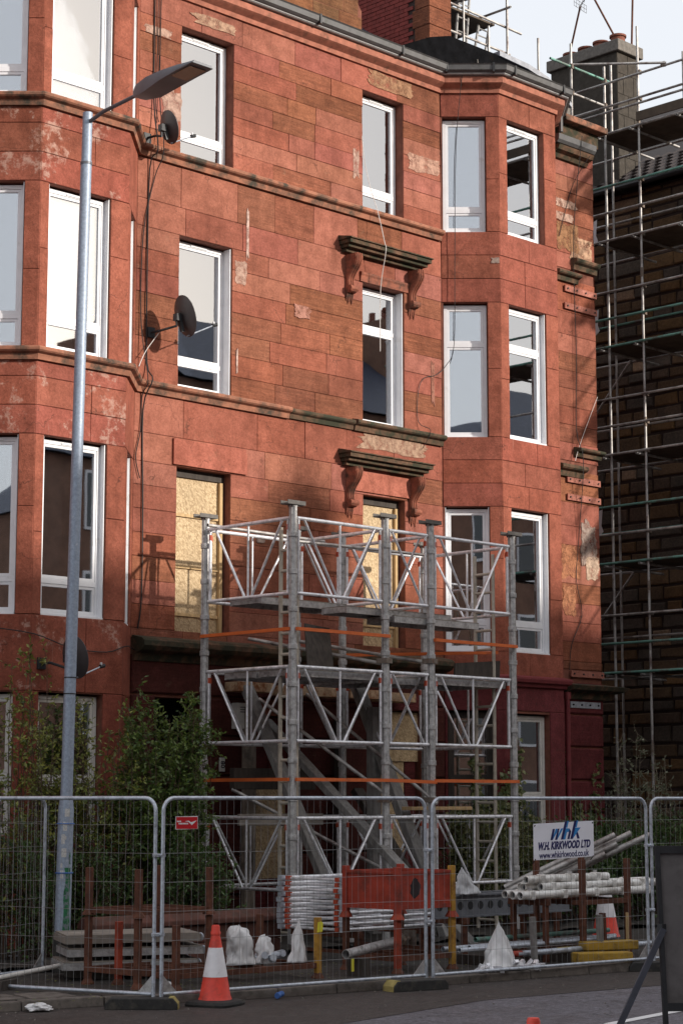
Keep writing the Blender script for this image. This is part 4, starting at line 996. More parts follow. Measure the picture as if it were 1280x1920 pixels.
# ================================================================ mesh fence panels
HP = 2.07
def fence(label, a, b, z0=.03):
    a, b = Vector((*a,0)), Vector((*b,0)); d = (b-a).normalized(); L = (b-a).length
    t = thing('mesh_fence', label, 'fence panel', (a.x,a.y,z0), 'wire mesh fence panels')
    P = lambda s, z: a + d*s + Vector((0,0,z)); rc = .13; pts = [P(0,z0)]
    for k in range(7): th = R(90*k/6); pts.append(P(rc-rc*math.cos(th), HP-rc+rc*math.sin(th)))
    for k in range(7): th = R(90-90*k/6); pts.append(P(L-rc+rc*math.cos(th), HP-rc+rc*math.sin(th)))
    pts.append(P(L,z0))
    MB().poly(pts, .0205, 10).build('frame_tube', 'galv', t, smooth=60)
    MB().tube(P(.02,.14), P(L-.02,.14), .0185, 10).build('bottom_rail', 'galv', t, smooth=60)
    w = MB(); n = int(L/.087); rr = random.Random(int(a.x*100))
    for i in range(1, n):
        s = L*i/n; e = rr.uniform(-.006,.006); top = HP - (0 if rc < s < L-rc else rc - math.sqrt(max(0, rc*rc-(rc-min(s,L-s))**2)))
        w.poly([P(s,.13), P(s+e,1.0), P(s,top)], .0017, 4, False)
    for k in range(6):
        z = .37+k*.287; w.poly([P(0,z)] + [P(L*f, z+rr.uniform(-.008,.008)) for f in (.25,.5,.75)] + [P(L,z)], .0019, 4, False)
    tag(w.build('wire_mesh', 'galv_wire', t), kind='stuff')
    nrm = Vector((d.y,-d.x,0))*.003
    for s, sg in ((.02,1),(L-.02,-1)):
        MB().prism([(s,.15),(s+sg*.17,.15),(s,.32)], lambda u, z, k: P(u,z)+nrm*k, -1, 1).build('gusset', 'aluminium_dull', t)
    return t
p2a, p3a = (12.98,15.66), (16.45,15.30)
f2 = fence('middle fence panel with a small red sign, behind the big traffic cone', p2a, p3a)
f1 = fence('left fence panel running back past the lamp post', (12.93,15.72), (11.95,19.05))
f3 = fence('right fence panel carrying the white banner', (16.53,15.27), (20.08,14.98))
f4 = fence('rightmost fence panel behind the black sign frame', (20.18,14.98), (23.5,14.6))
f5 = fence('narrow fence panel strapped to the lamp post', (13.02,18.62), (13.93,18.93), .11)
f6 = fence('fence panel standing in the shrubs behind the lamp post', (13.2,20.95), (15.88,20.45), .11)
def clamp(lab, p, z):
    o = MB().cbox((*p,z), .13, .055, .035, -.1).build('tube_clamp', 'galv', loc=(*p,z), bevel=.006); MB().tube((p[0],p[1]-.05,z),(p[0],p[1]+.05,z),.012,6).build('bolt', 'galv', o)
    tag(o, lab, 'clamp', 'fence clamps')
for p, nm in (((12.955,15.69),'left pair of fence posts behind the big cone'),((16.49,15.285),'middle pair of fence posts by the red crate'),((20.13,14.98),'right pair of fence posts by the black sign frame')):
    for z, u in ((1.50,'upper'),(.72,'lower')): clamp('%s clamp joining the %s' % (u, nm), p, z)
def foot(lab, c, rz, ends, z0=0):
    t = thing('fence_block', lab, 'fence block', (c[0],c[1],z0), 'fence feet')
    pr = [(-.36,0),(.36,0),(.36,.06),(.31,.115),(-.31,.115),(-.36,.06)]
    ca, sa = math.cos(rz), math.sin(rz)
    T = lambda u, z, v: (c[0]+u*ca-v*sa, c[1]+u*sa+v*ca, z0+z)
    MB().prism(pr, T, -.115, .115).build('block', 'rubber', t, bevel=.012)
    for e in ends: MB().prism([(e*.30,.004),(e*.364,.004),(e*.364,.062),(e*.313,.12),(e*.27,.12)], T, -.10, .10).build('end_cap', 'yellow_faded', t)
plain('yellow_faded', (.36,.29,.10), .8, var=.25, sc=10, dirt=(.14,.11,.06))
foot('long black fence foot left of the big traffic cone', (12.82,15.76), R(-44), (1,)); foot('mud stained fence foot under the middle fence posts', (16.18,15.20), R(-12), (-1,)); foot('fence foot with a yellow end beside the black sign frame', (20.05,14.84), R(-40), (1,))
# red safety sign and banner
FD2 = Face(p2a, p3a); FD3 = Face((16.53,15.27), (20.08,14.98))
def plate(name, F, u0, u1, z0, z1, mat, label, cat, skew=0, o=.03, th=.004):
    c = F.p((u0+u1)/2, z0, o); g = MB()
    g.hexa([F.p(u0,z0,o),F.p(u1,z0+skew,o),F.p(u1,z0+skew,o-th),F.p(u0,z0,o-th),F.p(u0,z1,o),F.p(u1,z1+skew,o),F.p(u1,z1+skew,o-th),F.p(u0,z1,o-th)])
    return tag(g.build(name, mat, loc=c), label, cat)
def text(parent, s, F, u, z, size, mat, o, shear=0, bold=0, roll=0, width=None, ext=.0012):
    cu = bpy.data.curves.new('txt', 'FONT'); cu.body = s; cu.size = size; cu.shear = shear; cu.offset = bold; cu.extrude = ext; cu.align_x = 'CENTER'; cu.resolution_u = 3
    ob = bpy.data.objects.new('txt', cu); col.objects.link(ob); dg = bpy.context.evaluated_depsgraph_get()
    me = bpy.data.meshes.new_from_object(ob.evaluated_get(dg)); bpy.data.objects.remove(ob)
    xs = [v.co.x for v in me.vertices]; k = width/(max(xs)-min(xs)) if width else 1
    ca, sa = math.cos(roll), math.sin(roll); org = ORG[parent.name]
    for v in me.vertices:
        x, y = v.co.x*k, v.co.y; x, y = x*ca-y*sa, x*sa+y*ca
        v.co = Vector(F.p(u+x, z+y, o+v.co.z)) - org
    me.materials.clear(); me.materials.append(M[mat]); t = bpy.data.objects.new('lettering', me); _link(t, parent)
    return t
rsn = plate('safety_sign', FD2, .13, .40, 1.755, 1.885, 'white_print', 'small red sign with a white bird on the middle fence panel', 'sign', .004)
g = MB(); fbox(g, FD2, .136, .394, 1.762, 1.880, .0305, .032); g.build('red_face', 'red_sign', rsn)
MB().prism([(.24,1.836),(.285,1.843),(.315,1.826),(.385,1.846),(.36,1.825),(.335,1.805),(.325,1.795),(.318,1.803),(.305,1.812),(.285,1.832)], lambda a, b, t: FD2.p(a, b, t), .0322, .0335).build('white_bird', 'white_print', rsn)
for u0, u1, z in ((.145,.21,1.828),(.165,.285,1.806)):
    for k in range(int((u1-u0)/.017)):
        g = MB(); fbox(g, FD2, u0+k*.017, u0+k*.017+.013, z, z+.015, .0322, .0334); g.build('small_print', 'white_print', rsn)
ban = plate('banner_sign', FD3, 1.57, 2.59, 1.355, 1.775, 'banner', 'white company banner tied to the right fence panel', 'sign', .03)
RL_ = math.atan2(.03, 1.0)
text(ban, 'W.H. KIRKWOOD LTD', FD3, 2.08, 1.485, .122, 'navy_print', .032, .28, .005, RL_, .88)
text(ban, 'www.whkirkwood.co.uk', FD3, 2.08, 1.385, .108, 'navy_print', .032, 0, .001, RL_, .84)
def logo(F, u, z, o):                                  # slanted letters w h k in two blues
    sl = .35; T = lambda a, b, t: F.p(u+a+b*sl, z+b+.03*(a), t)
    navy = [[(-.055,.13),(-.02,.13),(-.015,.045),(-.015,0),(-.05,0)],[(.03,.13),(.058,.13),(.06,.05),(.06,0),(.028,0)],[(.125,0),(.165,0),(.165,.215),(.125,.215)],[(.235,0),(.27,0),(.27,.09),(.235,.12)],[(.285,0),(.325,0),(.325,.215),(.285,.215)],[(.365,.06),(.405,0),(.445,0),(.385,.08)]]
    blue = [[(-.014,0),(.026,.085),(.026,.13),(-.004,.13),(-.013,.06)],[(.062,0),(.122,.13),(.086,.13),(.062,.06)],[(.167,0),(.167,.13),(.233,.125),(.233,.085),(.20,.085),(.20,0)],[(.327,0),(.36,.05),(.42,.13),(.39,.13),(.327,.13)],[(.167,.135),(.19,.135),(.19,.215),(.167,.215)],[(.327,.135),(.35,.135),(.35,.215),(.327,.215)]]
    for m, polys in (('navy_print', navy), ('blue_print', blue)):
        for p in polys: MB().prism(p, T, o, o+.002).build('logo', m, ban)
logo(FD3, 1.90, 1.585, .0302)
for u, z in ((1.59,1.76),(2.57,1.79),(1.59,1.37),(2.57,1.395)): MB().tube(FD3.p(u,z,.04), FD3.p(u-.01,z-.05,.0), .006, 5).build('cable_tie', 'black_plastic', ban)

# ================================================================ cones and road sign
def cone(label, x, y, z, k=1.0, rz=0, sleeve=(.29,.60)):
    t = thing('traffic_cone', label, 'traffic cone', (x,y,z), 'traffic cones')
    b = MB(); pr = [(.245,0),(.25,.02),(.235,.045),(.17,.06)]
    n = 4
    vs_ = []
    for r, h in pr:
        for i in range(24):
            th = 2*math.pi*i/24+rz; q = max(abs(math.cos(th-rz)), abs(math.sin(th-rz))); rr = r/q if q > .75 else r/.75*.98
            vs_.append((x+min(rr, r*1.28)*math.cos(th)*k, y+min(rr, r*1.28)*math.sin(th)*k, z+h*k))
    b.v = vs_
    for j in range(3):
        for i in range(24): b.f.append((j*24+i, j*24+(i+1)%24, (j+1)*24+(i+1)%24, (j+1)*24+i))
    b.f.append(tuple(range(24))[::-1]); b.f.append(tuple(72+i for i in range(24)))
    b.build('base', 'rubber', t, smooth=40)
    rad = lambda h: .165 - (.165-.043)*(h-.06)/.66
    b = MB().lathe([(.175,.055),(.17,.065),(rad(.09),.09),(rad(sleeve[0]),sleeve[0])], (0,0,0), 28); b.v = [(x+a*k, y+c*k, z+h*k) for a, c, h in b.v]; b.build('body', 'cone_red', t, smooth=50)
    b = MB().lathe([(rad(sleeve[0])+.003,sleeve[0]),(rad(sleeve[1])+.003,sleeve[1])], (0,0,0), 28); b.v = [(x+a*k, y+c*k, z+h*k) for a, c, h in b.v]; b.build('reflective_sleeve', 'cone_white', t, smooth=50)
    b = MB().lathe([(rad(sleeve[1]),sleeve[1]),(.046,.70),(.052,.705),(.052,.73),(.044,.745),(.044,.78),(.036,.80)], (0,0,0), 28); b.v = [(x+a*k, y+c*k, z+h*k) for a, c, h in b.v]; b.build('cone_tip', 'cone_red', t, smooth=50)
cone('red and white traffic cone in the road in front of the fence', 13.55, 15.50, .006, .99, .35, (.285,.575))
cone('red traffic cone half hidden behind the stacked white tubes', 22.55, 17.55, .1, 1.15, .2)
cone('traffic cone whose red tip pokes up at the bottom edge', 9.47, 7.93, 0, .94, .1)
sg = thing('road_sign', 'back of a black framed road works sign leaning on its stand, seen from behind', 'road sign', (12.75,9.25,0))
FSg = Face((12.62,9.32),(13.42,8.72)); lean = .10
T = lambda u, z, o: tuple(Vector(FSg.p(u, z, o)) + FSg.n*(-(z-1.0)*lean))
def sbar(name, u0, u1, z0, z1, m, o0=0, o1=.04): MB().prism([(u0,z0),(u1,z0),(u1,z1),(u0,z1)], T, o0, o1).build(name, m, sg)
plain('sign_back', (.115,.105,.105), .6, var=.15, sc=5, dirt=(.07,.065,.062))
sbar('sign_plate', .02, .98, .52, 1.66, 'sign_back', .012, .018)
sbar('frame_bar', 0, .035, 0, 1.70, 'black_metal'); sbar('frame_bar', .965, 1.0, 0, 1.70, 'black_metal'); sbar('frame_bar', .0355, .9645, 1.645, 1.70, 'black_metal'); sbar('frame_bar', .0355, .9645, .47, .53, 'black_metal')
MB().beam(T(.03,1.08,.05), (12.22,9.62,.0), .035, .045).build('stand_leg', 'galv_dark', sg); MB().beam(T(.97,1.08,.05), (13.0,9.0,.0), .035, .045).build('stand_leg', 'galv_dark', sg)
MB().cbox(T(.02,1.08,.03), .05, .05, .07).build('hinge', 'black_metal', sg); MB().cbox(T(.5,1.67,.045), .05, .03, .05).build('clip', 'upvc', sg)

# ================================================================ stillages, crates and stacked gear
def stillage(label, x0, x1, y0, y1, z0, hp, rails, m='rust', posts=None, name='stillage', box=None):
    t = thing(name, label, 'stillage', ((x0+x1)/2,(y0+y1)/2,z0), 'steel stillages in the yard')
    for i, (x, y) in enumerate(((x0,y0),(x1,y0),(x0,y1),(x1,y1))):
        mm = posts[i] if posts else m
        p = MB().cbox((x,y,z0+.02+hp/2), .065, .065, hp-.04).build('post', mm, t, bevel=.005)
        MB().lathe([(.075,0),(.07,.015),(.04,.06)], (x,y,z0), 10).build('cup_foot', m, p)
    for z in rails:
        for a, b in (((x0+.033,y0),(x1-.033,y0)),((x0+.033,y1),(x1-.033,y1)),((x0,y0+.033),(x0,y1-.033)),((x1,y0+.033),(x1,y1-.033))):
            MB().beam((*a,z0+z),(*b,z0+z),.04,.055).build('rail', m, t)
        if z == rails[0]:
            for k in (1,2): xx = x0+(x1-x0)*k/3; MB().beam((xx,y0+.021,z0+z),(xx,y1-.021,z0+z),.04,.04).build('cross_bar', m, t)
    return t
stillage('rusty brown stillage with tall posts between the lamp post and the big cone', 13.42, 14.40, 16.58, 17.42, .1, .72, (.16,))
stillage('upper rusty stillage stacked on the one beside the lamp post', 13.42, 14.40, 16.58, 17.42, .83, .50, (.05,))
stillage('low rusty stillage frame with a yellow tag, right of the big cone', 13.85, 15.62, 15.85, 17.0, .1, .68, (.14,), posts=('rust','yellow_ochre','red_rust','rust'))if False else None
plain('yellow_ochre', (.40,.21,.03), .75, var=.25, sc=9, dirt=(.14,.06,.02)); plain('red_rust', (.30,.045,.02), .75, var=.25, sc=9, dirt=(.10,.03,.018))
stillage('low rusty stillage frame with a yellow tag, right of the big cone', 13.62, 15.66, 16.2, 17.15, .1, .66, (.14,), posts=('rust','yellow_ochre','red_rust','rust'))
stillage('rusty stillage carrying the red steel crate', 16.70, 17.62, 15.97, 16.80, .1, .60, (.16,), posts=('red_rust','yellow_ochre','rust','rust'))
t = thing('steel_crate', 'bright red steel crate with a black sprayed blot', 'crate', (17.15,16.4,.72))
for i, (x, y) in enumerate(((16.70,15.97),(17.62,15.97),(16.70,16.80),(17.62,16.80))):
    p = MB().cbox((x,y,1.02), .07, .07, .54).build('post', 'yellow_ochre' if i == 1 else 'red_crate', t, bevel=.005); MB().lathe([(.085,0),(.075,.02),(.045,.07)], (x,y,.70), 10).build('cup_foot', 'red_rust', p)
for a, b in (((16.735,15.97),(17.585,15.97)),((16.735,16.80),(17.585,16.80)),((16.70,16.005),(16.70,16.765)),((17.62,16.005),(17.62,16.765))):
    MB().beam((*a,1.035),(*b,1.035),.012,.36).build('side_panel', 'red_crate', t); MB().beam((*a,1.225),(*b,1.225),.045,.03).build('top_rim', 'red_crate', t); MB().beam((*a,.835),(*b,.835),.045,.05).build('bottom_rim', 'red_crate', t)
MB().box(16.72,17.60,15.99,16.78,.815,.825).build('floor_panel', 'red_crate', t)
rr = random.Random(5); pts = []
for i in range(26): th = 2*math.pi*i/26; pts.append((16.99+.09*math.cos(th)*rr.uniform(.85,1.12)*(1 if math.sin(th) < .3 else .75), 1.05+.115*math.sin(th)*rr.uniform(.9,1.1)))
MB().prism(pts, lambda a, b, k: (a, k, b), 15.9635, 15.962).build('black_blot', 'red_crate_black', t)
# deck boards stacked on the left
for i, z in enumerate((.50,.36,.22)):
    o = thing('scaffold_platform', ('top','middle','bottom')[i]+' deck of the grey platform stack beside the lamp post', 'platform deck', (15.0,18.2,z), 'stacked platform decks')
    e = (0,.04,-.03)[i]
    P4 = [Vector((13.42+e,17.80,0)),Vector((14.80+e,17.2,0)),Vector((15.2+e,18.0,0)),Vector((13.82+e,18.55,0))]
    MB().hexa([v+Vector((0,0,z+.075)) for v in P4]+[v+Vector((0,0,z+.09)) for v in P4]).build('deck', 'deck_ply', o)
    for k in range(4): a, b = P4[k], P4[(k+1)%4]; MB().beam(a+Vector((0,0,z+.035)), b+Vector((0,0,z+.035)), .035, .075).build('edge_rail', 'deck_ply' if i == 0 else 'aluminium_dull', o)
    for k in (.2,.8): a = P4[1]+(P4[2]-P4[1])*k; MB().lathe([(.045,-.01),(.05,0),(.045,.01)], a+Vector((.05,-.02,z+.03)), 10, (1,.3,0)).build('hook', 'galv', o)
for k, (x, y) in enumerate(((13.9,17.95),(14.75,17.65))):
    o = MB().cbox((x,y,.16), .1, .7, .12, .3).build('bearer', 'timber_dark', loc=(x,y,.1)); tag(o, ('left','right')[k]+' timber bearer under the platform deck stack', 'timber bearer', 'bearers')
def trestle(lab, x, y0, y1, z1):
    t = thing('trestle', lab, 'trestle', (x,(y0+y1)/2,.1), 'trestles')
    MB().beam((x,y0,z1-.04),(x,y1,z1-.04),.07,.08).build('top_bar', 'rust', t, bevel=.004)
    for y in (y0+.06, y1-.06): MB().beam((x,y,.1),(x,y,z1-.08),.06,.06).build('leg', 'rust', t, bevel=.004)
    MB().beam((x,y0+.09,.22),(x,y1-.09,.22),.04,.04).build('foot_bar', 'rust', t)
# stacked shoring frames behind the crate
sx, sy = 17.22, 17.36
for i in range(10):
    z = .50+i*.066; j = rr.uniform(-.015,.015)
    nm = ('bottom','second','third','fourth','fifth','sixth','seventh','eighth','ninth','topmost')[i]
    t = thing('spare_frame', nm+' of the ten spare aluminium frames stacked behind the red crate' if i in (0,9) else nm+' from the bottom of the ten spare aluminium frames stacked behind the red crate', 'shoring frame', (sx,sy,z), 'stacked spare frames')
    A, B, C_, D = (sx+j,sy), (sx+1.72+j,sy), (sx+1.72+j,sy+1.06), (sx+j,sy+1.06)
    for a, b in ((A,B),(D,C_)): MB().tube((*a,z),(*b,z),.024,8).build('long_rail', 'aluminium', t, smooth=50)
    for a, b in ((A,D),(B,C_)): MB().tube((*a,z-.004),(*b,z-.004),.018,8).build('short_rail', 'aluminium', t, smooth=50)
    MB().tube((sx+.6,sy,z+.002),(sx+.9,sy+1.06,z+.002),.016,8).build('inner_bar', 'aluminium', t, smooth=50)
    for y in (sy-.02, sy+1.08): MB().cbox((sx+j-.03,y,z), .07, .07, .058).build('end_casting', 'galv', t)
    for y in (sy+.10, sy+.97): MB().cbox((sx+j-.012,y,z), .055, .06, .05).build('orange_clip', 'orange_clip', t)
for k, x in enumerate((17.45,18.6)):
    trestle(('left','right')[k]+' rusty trestle under the spare frames', x, sy-.06, sy+1.14, .472)
# perforated aluminium beams
plain('beam_grey', (.17,.18,.20), .5, .3, var=.25, sc=9)
for k, (x0, x1, y, z, m) in enumerate(((18.35,21.0,16.95,.62,'beam_grey'),(18.9,21.1,17.35,.62,'beam_grey'))):
    t = thing('aluminium_beam', ('front','rear')[k]+' perforated aluminium beam lying behind the red crate', 'beam', (x0,y,z), 'perforated beams')
    g = MB(); g.box(x0,x1,y-.006,y+.006,z,z+.24); g.build('web', m, t); MB().box(x0,x1,y-.05,y+.05,z+.241,z+.262).build('top_flange', m, t); MB().box(x0,x1,y-.05,y+.05,z-.022,z-.001).build('bottom_flange', m, t)
    xx = x0+.12
    while xx < x1-.1: MB().tube((xx,y-.0085,z+.12),(xx,y-.0065,z+.12),.052,14).build('web_hole', 'black_metal', t); xx += .19
for k, x in enumerate((18.85,20.65)):
    trestle(('left','right')[k]+' rusty trestle under the perforated beams', x, 16.82, 17.5, .597)
# white aluminium leg tubes on the right
k = 0; NM = ('front bottom','second bottom','third bottom','rear bottom','front middle','second middle','rear middle','front top','rear top')
for lvl, n in ((0,4),(1,3),(2,2)):
    for i in range(n):
        y = 15.80 + (i+lvl*.5)*.125; z = .91+lvl*.088; x0 = 18.74+rr.uniform(-.10,.28)+lvl*.10; x1 = x0+2.5+rr.uniform(-.3,.15)-(lvl == 2)*.95; dy = rr.uniform(-.03,.03); r_ = .048
        t = thing('shoring_tube', NM[k]+' white shoring leg tube in the stack right of the sacks', 'tube', (x0,y,z), 'stacked white leg tubes'); k += 1
        A_, B_ = Vector((x0,y,z)), Vector((x1,y+dy,z+rr.uniform(-.006,.01))); D_ = (B_-A_).normalized()
        MB().pipe(A_, B_, r_, .007, 16).build('tube', 'aluminium_white', t, smooth=40)
        MB().tube(A_+D_*.05, A_+D_*.056, r_-.008, 14).build('bore_shade_disc', 'black_metal', t)  # black disc stands in for the shade inside the tube
        sx_ = rr.uniform(.2,.4)
        while x0+sx_ < x1-.05:
            c_ = A_+D_*sx_; MB().cbox(c_, .075, .108, .108, rr.uniform(-.03,.03)).build('collar', 'aluminium_white', t, bevel=.012)
            if rr.random() < .6: MB().cbox(c_+Vector((0,0,.065)), .05, .035, .035, .2).build('lug', 'aluminium_dull', t)
            sx_ += rr.uniform(.5,.62)
stillage('tall rusty rack holding the white leg tubes', 19.62, 20.52, 15.62, 16.35, .1, 1.22, (.70,.12))
trestle('rusty trestle under the open ends of the white tubes', 19.1, 15.72, 16.35, .86)
for i, (a, b, r, m, lab) in enumerate((((17.5,15.75,.33),(20.4,15.83,.33),.027,'galv','front grey scaffold tube of the low pile behind the pile of couplers'),((17.9,15.95,.33),(20.6,15.9,.33),.027,'galv','thin grey scaffold tube second from the front of the low pile'),((17.6,16.1,.32),(20.9,16.12,.32),.03,'galv','third grey scaffold tube of the low pile'),((18.0,15.62,.25),(21.6,15.6,.25),.035,'galv','fat grey tube with red paint at the foot of the low pile'),((18.4,16.3,.38),(21.0,16.3,.38),.03,'scaffold_tube_green','rear greenish scaffold tube of the low pile'))):
    t = MB().pipe(a, b, r, .004, 12).build('scaffold_tube', m, loc=a, smooth=40); tag(t, lab, 'tube', 'low pile of scaffold tubes')
    if i == 3:
        for s0, s1, mm in ((.0,.45,'red_crate'),(1.1,1.5,'yellow_faded'),(2.0,2.6,'red_crate')): MB().tube((a[0]+s0+.002,a[1],a[2]),(a[0]+s1,a[1],a[2]),r+.002,12,cap=False).build('paint_band', mm, t, smooth=40)
for k, x in enumerate((18.2,19.3,20.2)):
    o = MB().box(x,x+.1,15.5,16.5,.1,.215).build('bearer', 'timber_dark', loc=(x,16,.1)); tag(o, ('left','middle','right')[k]+' timber bearer under the low pile of scaffold tubes', 'timber bearer', 'bearers')
# bundle of open tubes leaning out of the hedge
PB = [(0,0),(.19,.02),(.02,-.10),(.28,-.06),(.12,-.13),(-.28,-.19),(-.12,-.22),(.42,.0)]
for i, (a, c) in enumerate(PB):
    e = Vector((22.02+a*1.15,16.95-a*.55,1.58+c*1.15)); d = Vector((-.85,1.0,-.62))*1.15
    t = MB().pipe(e, e+d, .040, .005, 14).build('open_tube', 'scaffold_tube', loc=e+d, smooth=40)
    MB().tube(e+d*.03, e+d*.034, .0345, 12).build('bore_shade_disc', 'black_metal', t)  # dark disc set in the open end in place of its inner shade
    tag(t, ('topmost','second','third','fourth','fifth','lowest left','second lowest','far right')[i]+' of the open ended tubes sticking out beside the banner', 'tube', 'bundle of open tubes')
# prop tube with a rusty screw head
t = thing('steel_prop', 'dusty steel prop with a screw collar and end plate lying under the red crate', 'prop', (15.95,16.05,.33))
MB().pipe((15.95,16.05,.35),(17.0,16.25,.44),.052,.006,14).build('tube', 'aluminium_dull', t, smooth=40); MB().tube((17.0,16.25,.44),(17.22,16.29,.46),.035,10).build('thread', 'scaffold_coupler', t)
MB().lathe([(.075,-.03),(.085,0),(.075,.03)], (17.04,16.257,.443), 10, (1,.19,.09)).build('collar', 'scaffold_coupler', t); MB().cbox((17.24,16.293,.462), .02, .17, .17, .19).build('end_plate', 'scaffold_coupler', t)
o = MB().cbox((16.2,16.1,.2), .12, .25, .19).build('packing_block', 'timber_dark', loc=(16.2,16.1,.1)); tag(o, 'timber block under the open end of the steel prop', 'timber block')
# sacks, loose fittings and litter
def sack(label, c, w, d, h, seed, m='white_sack', peak=.5):
    g = MB(); r_ = random.Random(seed); nu, nv = 26, 16
    w *= .78; d *= .78; h *= .9; nu, nv = 40, 22; ph = [r_.uniform(0, 6.28) for _ in range(4)]
    for j in range(nv+1):
        v = j/nv; k = max(.03, (1-v**1.5)**peak if peak < .8 else (1-v)**1.25*.75 + .25*(1-v**3))
        for i in range(nu):
            th = 2*math.pi*i/nu; cx_, sy_ = math.cos(th), math.sin(th)
            n_ = 1 + .50*mnoise.noise((cx_*1.2+seed, sy_*1.2, v*1.8)) + .13*math.sin(5*th+ph[0]+3*v)*(.4+v) + .07*math.sin(11*th+ph[1]-5*v) + .2*mnoise.noise((cx_*3+seed, sy_*3, v*5))
            g.v.append((c[0]+w/2*k*n_*cx_ + w*.25*v*math.sin(seed*1.7), c[1]+d/2*k*n_*sy_, max(c[2], c[2]+h*(v*(1+.25*mnoise.noise((cx_*1.5,sy_*1.5+seed,.5))) + (.06*mnoise.noise((cx_*3,sy_*3+v*4,seed)) if 0 < j < nv else 0)))))
    for j in range(nv):
        for i in range(nu): g.f.append((j*nu+i, j*nu+(i+1)%nu, (j+1)*nu+(i+1)%nu, (j+1)*nu+i))
    g.f.append(tuple(range(nu))[::-1]); g.f.append(tuple(nv*nu+i for i in range(nu)))
    tag(g.build('plastic_sack', m, loc=c, smooth=179), label, 'sack', 'white sacks')
sack('crumpled white sack beside the big traffic cone', (14.88,16.62,.27), .40, .34, .42, 2, peak=.28); sack('white sack behind the rusty post right of the big cone', (15.22,16.62,.27), .26, .26, .30, 5, peak=.3)
sack('tall crumpled white sack behind the yellow tag', (15.5,16.38,.27), .24, .22, .50, 8, peak=.75); sack('white pointed sack slumped over loose couplers just behind the fence', (17.88,15.46,.14), .62, .46, .56, 11, peak=.85)
sack('clear plastic bag draped on the beam right of the red crate', (18.98,16.95,.885), .52, .3, .34, 14, 'clear_film', .8); sack('torn white plastic lying on the kerb at the far left', (11.95,16.27,.02), .34, .24, .07, 17, peak=.25)
sack('small scrap of white plastic under the low stillage', (13.75,16.5,.1), .16, .1, .07, 19, peak=.3)
rf = random.Random(21)
for i in range(30):
    u, v = rf.uniform(-.52,.62), rf.uniform(-.10,.10)
    p = Vector((17.88+u*.9, 15.36-u*.10+v, .115+rf.uniform(0,.07)*(1-abs(u)))); d = Vector((rf.uniform(-1,1), rf.uniform(-1,1), rf.uniform(-.2,.6))).normalized()*.075
    o = MB().beam(p-d, p+d, .05, .035).build('coupler', 'aluminium', loc=p); tag(o, 'loose bright metal coupler in the heap under the pointed white sack', 'coupler', 'heap of loose couplers')
for i in range(9):
    p = Vector((14.9+rf.uniform(0,.9), 16.5+rf.uniform(0,.25), .31+rf.uniform(0,.04))); d = Vector((rf.uniform(-1,1), rf.uniform(-1,1), .1)).normalized()*.10
    o = MB().tube(p-d, p+d, .042, 8).build('spigot', 'galv', loc=p, smooth=40); tag(o, 'grey metal spigot lying on the low rusty stillage', 'spigot', 'loose spigots on the low stillage')
o = MB().prism([(0,0),(.07,.01),(.075,.10),(.055,.12),(.01,.11)], lambda a, b, k: (15.60+a, 16.145+k-.2*a, .60+b), 0, .003).build('paper_tag', 'yellow_tag', loc=(15.62,16.14,.6)); tag(o, 'yellow tag hanging on the ochre post of the low stillage', 'tag')
o = MB().box(16.02,16.06,16.03,16.034,.16,.30).build('paper_tag', 'yellow_tag', loc=(16.04,16.03,.16)); tag(o, 'yellow tag hanging below the open end of the steel prop', 'tag')
g = MB().lathe([(.03,0),(.033,.01),(.033,.05),(.02,.07),(.033,.09),(.03,.115)], (14.4,15.50,.04), 12, (.8,.3,.1)); o = g.build('drink_can', 'blue_strap', loc=(14.4,15.50,0), smooth=40); tag(o, 'crushed blue drink can lying by the kerb', 'can')
def block(lab, c, sz, rz, m): tag(MB().cbox(c, *sz, rz).build('ballast_block', m, loc=(c[0],c[1],c[2]-sz[2]/2), bevel=.015), lab, 'block', 'yellow blocks')
block('lower yellow painted block by the right fence foot', (19.55,15.28,.165), (.72,.22,.13), -.5, 'yellow_paint'); block('upper yellow painted block by the right fence foot', (19.9,15.45,.285), (.75,.2,.11), -.35, 'yellow_paint')
def stake(lab, p, h, w, m, z0=.1): tag(MB().beam((p[0],p[1],z0),(p[0]-.03,p[1],z0+h),w,w*.7,(1,0,0)).build('timber_stake', m, loc=(*p,z0), bevel=.004), lab, 'stake', 'timber stakes')
stake('mottled pale timber stake behind the fence, right of the couplers', (18.55,15.5), .58, .07, 'timber_grey'); stake('mottled grey stake in front of the rusty rack', (19.75,15.45), .56, .075, 'timber_grey'); stake('brown stake leaning beside the rusty rack', (20.2,15.75), .55, .075, 'rust')
tag(MB().beam((20.35,15.5,.1),(20.35,15.5,.66),.035,.02,(1,0,0)).build('timber_lath', 'timber_new', loc=(20.35,15.5,.1)), 'thin pale upright lath at the right end of the rusty rack', 'lath')
tag(MB().pipe((13.95,18.2,.27),(12.2,17.45,.22),.026,.004,10).build('rusty_pole', 'old_white_paint', loc=(13,17.8,.2), smooth=40), 'pale rust flecked pole lying at the foot of the lamp post', 'pole')
tag(MB().cbox((12.4,17.5,.15),.3,.12,.1,.4).build('packing_block', 'timber_dark', loc=(12.4,17.5,.1)), 'timber block under the pale pole by the lamp post', 'timber block')
